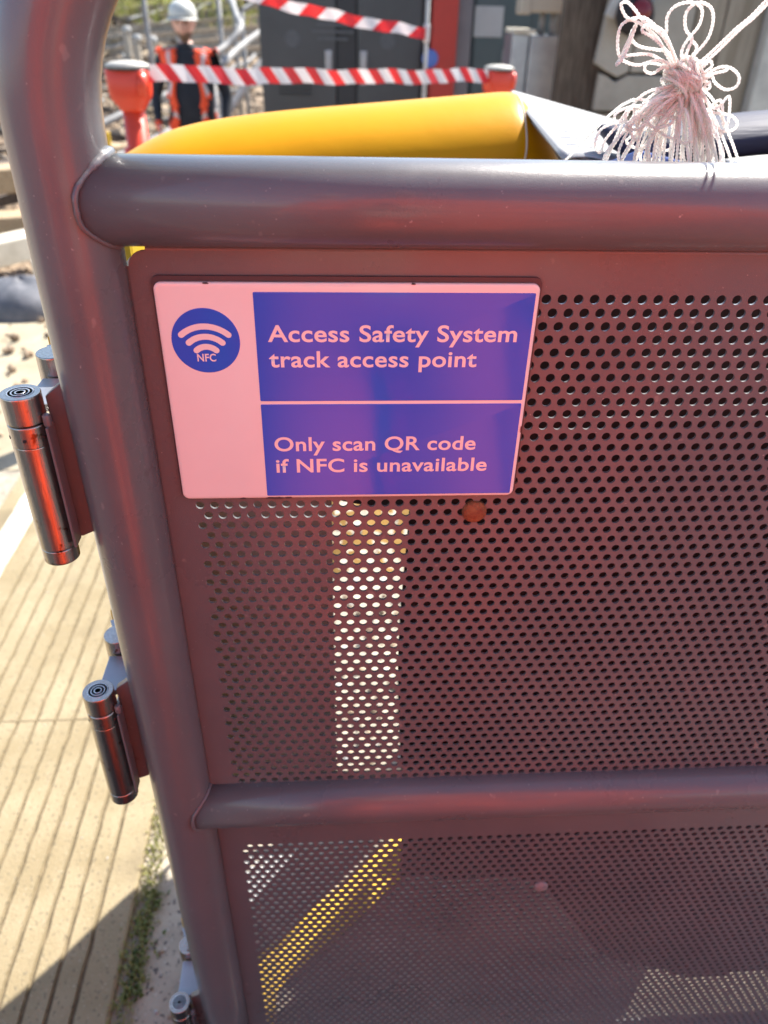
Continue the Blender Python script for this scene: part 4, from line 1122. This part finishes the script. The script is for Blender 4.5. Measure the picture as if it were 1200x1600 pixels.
tag(mb.build('shade_lump', 'shade_form', sub=1), 'grey-blue lump standing in for shade on the pale dusty ground at the left edge', 'shade_stand_in')
yb = MB(); yb.box((-2.12, 8.05, .12), (.09, .05, .13)); yb.box((-2.12, 8.06, -.2), (.04, .04, .6))
tag(yb.build('marker_plate', 'yellow_post', bevel=.01), 'small yellow marker plate low beside the orange barrier post', 'marker')

# ------------------------------------------------------------------ people
def seg_dist(p, a, b):
    ab = b - a; t = max(0, min(1, (p - a).dot(ab) / max(1e-9, ab.dot(ab)))); return (p - (a + ab * t)).length
def make_person(label, base, rz, J, regions, fingers, beard, helmet, vest):
    """J: joint name -> (pos, rx, ry); figure faces local -y"""
    t = thing('person', label, 'person', base)
    t.rotation_euler = (0, 0, rz)
    bones = [('pelvis', 'spine'), ('spine', 'chest'), ('chest', 'neck'), ('neck', 'headbase')]
    for s in 'lr':
        bones += [('chest', 'sh' + s), ('sh' + s, 'el' + s), ('el' + s, 'wr' + s), ('wr' + s, 'pa' + s), ('pelvis', 'hip' + s), ('hip' + s, 'kn' + s), ('kn' + s, 'an' + s), ('an' + s, 'toe' + s)]
    names = list(J); idx = {n: i for i, n in enumerate(names)}
    me = bpy.data.meshes.new('skeleton'); me.from_pydata([J[n][0] for n in names], [(idx[a], idx[b]) for a, b in bones], [])
    o = bpy.data.objects.new('skeleton', me); COL.objects.link(o)
    o.modifiers.new('skin', 'SKIN'); sk = me.skin_vertices[0].data
    for n in names:
        sk[idx[n]].radius = (J[n][1], J[n][2]); sk[idx[n]].use_root = (n == 'pelvis')
    sb = o.modifiers.new('sub', 'SUBSURF'); sb.levels = 3; sb.render_levels = 3
    bpy.context.view_layer.update()
    dg = bpy.context.evaluated_depsgraph_get(); bm_ = bpy.data.meshes.new_from_object(o.evaluated_get(dg))
    bpy.data.objects.remove(o)
    mb = MB(); mb.v = [tuple(v.co) for v in bm_.vertices]; mb.f = [tuple(p.vertices) for p in bm_.polygons]; mb.sm = [True] * len(mb.f)
    mats = ['skin', 'black_cloth', 'hivis', 'boot', 'beard', 'reflective']
    jp = {n: Vector(J[n][0]) for n in names}
    mb.m = []
    for f in mb.f:
        c = sum((Vector(mb.v[i]) for i in f), Vector()) / len(f)
        b = min(bones, key=lambda e: seg_dist(c, jp[e[0]], jp[e[1]]))
        mb.m.append(mats.index(regions(b, c)))
    torso = [(f, k) for f, k in zip(list(mb.f), range(len(mb.f)))]
    body_v = list(mb.v); body_f = list(mb.f)
    norms = [v.normal.copy() for v in bm_.vertices]
    # head with a face
    hc = jp['headbase'] + Vector((0, -.012, .105))
    nu, nv = 40, 28; vs = []
    def g3(x, y, z, cx, cy, cz, s): return math.exp(-((x - cx) ** 2 + (y - cy) ** 2 + (z - cz) ** 2) / (2 * s * s))
    for j in range(nv + 1):
        ph = math.pi * j / nv
        for i in range(nu):
            th = 2 * math.pi * i / nu
            x, y, z = math.sin(ph) * math.sin(th), -math.sin(ph) * math.cos(th), math.cos(ph)
            k = 1 - .16 * max(0, -z) * (1 if y < .2 else .6)
            px, py, pz = x * .077 * k, y * .098 * (1 - .10 * max(0, -z)), z * .122
            py -= .024 * g3(x, y, z, 0, -1, -.12, .12) + .007 * g3(x, y, z, 0, -.95, .22, .25) + .010 * g3(x, y, z, 0, -.8, -.75, .25) + .006 * g3(x, y, z, 0, -.95, -.42, .16)
            for sx in (-1, 1):
                py += .010 * g3(x, y, z, sx * .36, -.92, .08, .13); px += sx * .004 * g3(x, y, z, sx * .6, -.75, -.1, .2)
            vs.append(hc + Vector((px, py, pz)))
    fs = []
    for j in range(nv):
        for i in range(nu):
            fs.append((j * nu + i, j * nu + (i + 1) % nu, (j + 1) * nu + (i + 1) % nu, (j + 1) * nu + i))
    o0 = len(mb.v); mb.v += [tuple(v) for v in vs]
    for f in fs:
        c = sum((vs[i] for i in f), Vector()) / 4 - hc
        mb.f.append(tuple(o0 + i for i in f)); mb.sm.append(True)
        isb = beard and c.z < -.058 and c.y < .03 and not (abs(c.x) < .02 and -.062 < c.z < -.052)
        hair = c.z > .03 and (c.y > -.04 or c.z > .085) or (c.y > .03 and c.z > -.05)
        mb.m.append(4 if (isb or hair) else 0)
    for sx in (-1, 1):
        mb.lathe([(.001, -.03), (.014, -.02), (.019, .005), (.015, .025), (.001, .033)], hc + Vector((sx * .078, .012, -.005)), 12, 0, rot=Matrix.Rotation(sx * .15, 3, 'Y') @ Matrix.Diagonal((.5, 1, 1)))
    # fingers: four unequal bent chains and a thumb per hand, rooted in the palm
    for s, (pc, d1, side, up_) in fingers.items():
        pc, d1, side, up_ = Vector(pc), Vector(d1).normalized(), Vector(side).normalized(), Vector(up_).normalized()
        ln = [.068, .078, .072, .056]
        for q in range(4):
            b0 = pc + side * (.030 - .020 * q) - d1 * .012
            p1 = b0 + d1 * ln[q] * .5; p2 = p1 + (d1 * .75 + up_ * .66).normalized() * ln[q] * .4; p3 = p2 + (d1 * .25 + up_ * .95).normalized() * ln[q] * .32
            mb.tube(smooth_path([b0, p1, p2, p3], 4), [.0098 - .0003 * k for k in range(13)], 9, mi=2 if False else 0)
        b0 = pc + side * .030 - d1 * .045
        mb.tube(smooth_path([b0, b0 + side * .026 + d1 * .018, b0 + side * .034 + d1 * .045 + up_ * .014], 4), [.0125 - .0005 * k for k in range(9)], 9, mi=0)
    # link as one body mesh (local coordinates)
    me = bpy.data.meshes.new('body'); me.from_pydata(mb.v, [], mb.f)
    for k in mats: me.materials.append(M[k])
    me.polygons.foreach_set('material_index', mb.m); me.polygons.foreach_set('use_smooth', mb.sm); me.update()
    body = bpy.data.objects.new('body', me); COL.objects.link(body); body.parent = t
    def child(mb_, name, m_, solid=0, par=t):
        me = bpy.data.meshes.new(name); me.from_pydata([tuple(v) for v in mb_.v], [], mb_.f)
        for k in (m_ if isinstance(m_, list) else [m_]): me.materials.append(M[k])
        me.polygons.foreach_set('material_index', mb_.m); me.polygons.foreach_set('use_smooth', mb_.sm); me.update()
        o = bpy.data.objects.new(name, me); COL.objects.link(o); o.parent = par
        if solid: md = o.modifiers.new('t', 'SOLIDIFY'); md.thickness = solid; md.offset = 1
        return o
    for sx in (-1, 1):
        e = MB(); e.lathe([(.001, -.0115), (.008, -.008), (.0115, 0), (.008, .008), (.001, .0115)], hc + Vector((sx * .030, -.083, .012)), 12); child(e, 'eye', 'eye')
    if helmet:
        e = MB(); hz = hc + Vector((0, .008, .040))
        e.lathe([(.098, 0), (.102, .002), (.104, .012), (.100, .045), (.085, .080), (.055, .104), (.02, .113), (.001, .114)], hz, 32, rot=Matrix.Diagonal((.98, 1.16, 1)))
        e.grid(lambda u, v: tuple(hz + Vector((math.sin((u - .5) * 2.6) * (.098 + .03 * v), -math.cos((u - .5) * 2.6) * (.112 + .048 * v), .004 - .014 * v))), 20, 3)
        child(e, 'helmet', 'helmet', .003)
        e = MB(); e.tube([hz + Vector((math.sin(a) * .104, -math.cos(a) * .121, .008)) for a in np.linspace(0, 6.283, 33)[:-1]], .004, 6, closed=True); child(e, 'helmet_band', 'cap_grey')
    if vest:
        e = MB(); mapv = {}
        for f in body_f:
            c = sum((Vector(body_v[i]) for i in f), Vector()) / len(f)
            b = min(bones, key=lambda q: seg_dist(c, jp[q[0]], jp[q[1]]))
            ok = b in (('pelvis', 'spine'), ('spine', 'chest'), ('chest', 'neck')) or (b[0] == 'chest' and b[1].startswith('sh')) or (b[0] == 'pelvis' and c.z > .88)
            gap = .068 + .055 * max(0, (1.42 - c.z))
            if c.y < 0 and abs(c.x) < gap: ok = False
            if c.z > jp['neck'].z - .015 or c.z < .86: ok = False
            if not ok: continue
            ids = []
            for i in f:
                if i not in mapv:
                    mapv[i] = len(e.v); e.v.append(tuple(Vector(body_v[i]) + norms[i] * .014))
                ids.append(mapv[i])
            e.f.append(tuple(ids)); e.sm.append(True)
            strip = (1.00 < c.z < 1.035) or (.118 < abs(c.x) < .138 and c.z > 1.12)
            e.m.append(1 if strip else 0)
        child(e, 'high_visibility_vest', ['hivis', 'reflective'], .006)
    return t

def joints(arm_l, arm_r, lean=0):
    J = {'pelvis': ((0, 0, .96), .150, .115), 'spine': ((0, -.01, 1.13), .145, .110), 'chest': ((0, 0, 1.33), .155, .115), 'neck': ((0, .005, 1.475), .062, .062), 'headbase': ((0, -.01, 1.545), .055, .058)}
    for s, sx, arm in (('l', -1, arm_l), ('r', 1, arm_r)):
        e, w_, p_ = arm
        J['sh' + s] = ((sx * .185, .005, 1.415), .066, .066); J['el' + s] = (e, .050, .050); J['wr' + s] = (w_, .033, .030); J['pa' + s] = (p_, .040, .018)
        J['hip' + s] = ((sx * .095, 0, .90), .098, .098); J['kn' + s] = ((sx * .105, -.015, .49), .066, .066); J['an' + s] = ((sx * .11, .025, .10), .048, .05); J['toe' + s] = ((sx * .125, -.14, .045), .042, .036)
    return J
# worker on the trackside
def reg_worker(b, c):
    n = b[1][:2]
    if b[1].startswith('pa'): return 'hivis'
    if b[1] == 'headbase' and c.z > 1.50: return 'skin'
    if b[1].startswith('toe'): return 'boot'
    if b[1].startswith('kn') or b[1].startswith('an') or (b[1].startswith('hip') and c.z < .86): return 'hivis'
    return 'black_cloth'
Jw = joints(((-.285, .04, 1.14), (-.265, -.09, .955), (-.255, -.135, .90)), ((.285, .04, 1.14), (.265, -.08, .95), (.255, -.12, .895)))
for n_, a_, b_ in (('pelvis', .172, .135), ('spine', .172, .135), ('chest', .172, .130)): Jw[n_] = (Jw[n_][0], a_, b_)
Jw['headbase'] = ((0, -.012, 1.520), .058, .060); Jw['neck'] = ((0, .002, 1.468), .072, .070)
make_person('bearded worker in a white helmet and orange vest standing behind the lower tape', (-1.125, 7.05, -.545), 0, Jw, reg_worker,
            {'l': ((-.253, -.145, .885), (.05, -.35, -.93), (.3, -.9, .3), (.9, .1, -.1)), 'r': ((.253, -.13, .88), (-.05, -.35, -.93), (-.3, -.9, .3), (-.9, .1, -.1))}, True, True, True)
# the viewer taking the picture, facing the gate in full orange clothing
def reg_view(b, c):
    if b[1].startswith('pa') and c.y < -.115: return 'skin'
    if b[1] == 'headbase' and c.z > 1.50: return 'skin'
    if b[1].startswith('toe'): return 'boot'
    return 'hivis'
Jv = joints(((-.315, -.06, 1.12), (-.045, -.135, 1.150), (-.002, -.160, 1.165)), ((.335, -.06, 1.12), (.165, -.125, 1.150), (.122, -.150, 1.165)))
for n_, a_, b_ in (('pelvis', .235, .14), ('spine', .235, .14), ('chest', .235, .14)): Jv[n_] = (Jv[n_][0], a_, b_)
for s_, sx in (('l', -1), ('r', 1)):
    Jv['hip' + s_] = ((sx * .10, -.05, .90), .12, .125); Jv['kn' + s_] = ((sx * .11, -.14, .49), .10, .10); Jv['an' + s_] = ((sx * .12, -.15, .12), .085, .085); Jv['toe' + s_] = ((sx * .13, -.27, .045), .045, .038)
for n_ in ('ell', 'elr'): Jv[n_] = (Jv[n_][0], .066, .066)
make_person('person in orange clothing facing the gate and holding a phone', (.06, -.225, 0), math.pi, Jv, reg_view,
            {'l': ((.008, -.165, 1.170), (.75, -.5, .45), (0, -.5, .85), (.4, .8, .2)), 'r': ((.112, -.155, 1.170), (-.75, -.5, .45), (0, -.5, .85), (-.4, .8, .2))}, False, False, False)
Jc = joints(((-.30, -.02, 1.12), (-.235, -.16, .97), (-.215, -.20, .92)), ((.30, -.02, 1.12), (.235, -.16, .97), (.215, -.20, .92)))  # two figures added out of view so orange clothes redden the gate
for n_, a_, b_ in (('pelvis', .195, .13), ('spine', .195, .13), ('chest', .20, .13)): Jc[n_] = (Jc[n_][0], a_, b_)
for n_ in ('hipl', 'hipr'): Jc[n_] = (Jc[n_][0], .12, .12)
make_person('unseen bearded person in orange and white helmet added at right to redden the gate', (.46, -.46, 0), math.pi - .35, Jc, reg_view,
            {'l': ((-.213, -.21, .905), (.1, -.35, -.93), (.3, -.9, .3), (.9, .1, -.1)), 'r': ((.213, -.21, .905), (-.1, -.35, -.93), (-.3, -.9, .3), (-.9, .1, -.1))}, True, True, False)
make_person('unseen clean shaven person in orange and white helmet added at left to redden the gate', (-.42, -.52, 0), math.pi + .30, Jc, reg_view,
            {'l': ((-.213, -.21, .905), (.1, -.35, -.93), (.3, -.9, .3), (.9, .1, -.1)), 'r': ((.213, -.21, .905), (-.1, -.35, -.93), (-.3, -.9, .3), (-.9, .1, -.1))}, False, True, False)
ph = thing('mobile_phone', 'black mobile phone held in both hands by the person in orange', 'phone', (0, 0, H))
rot = Matrix((CR, CU, -CF)).transposed()
mb = MB(); mb.box(Vector((0, 0, H)) - CU * .058 - CF * .010, (.072, .148, .008), rot); mb.build('phone_body', 'phone', ph, bevel=.003)
mb = MB(); mb.lathe([(.009, -.001), (.009, .001)], Vector((0, 0, H)) - CF * .005, 20, rot=rot); mb.build('lens_ring', 'steel', ph)
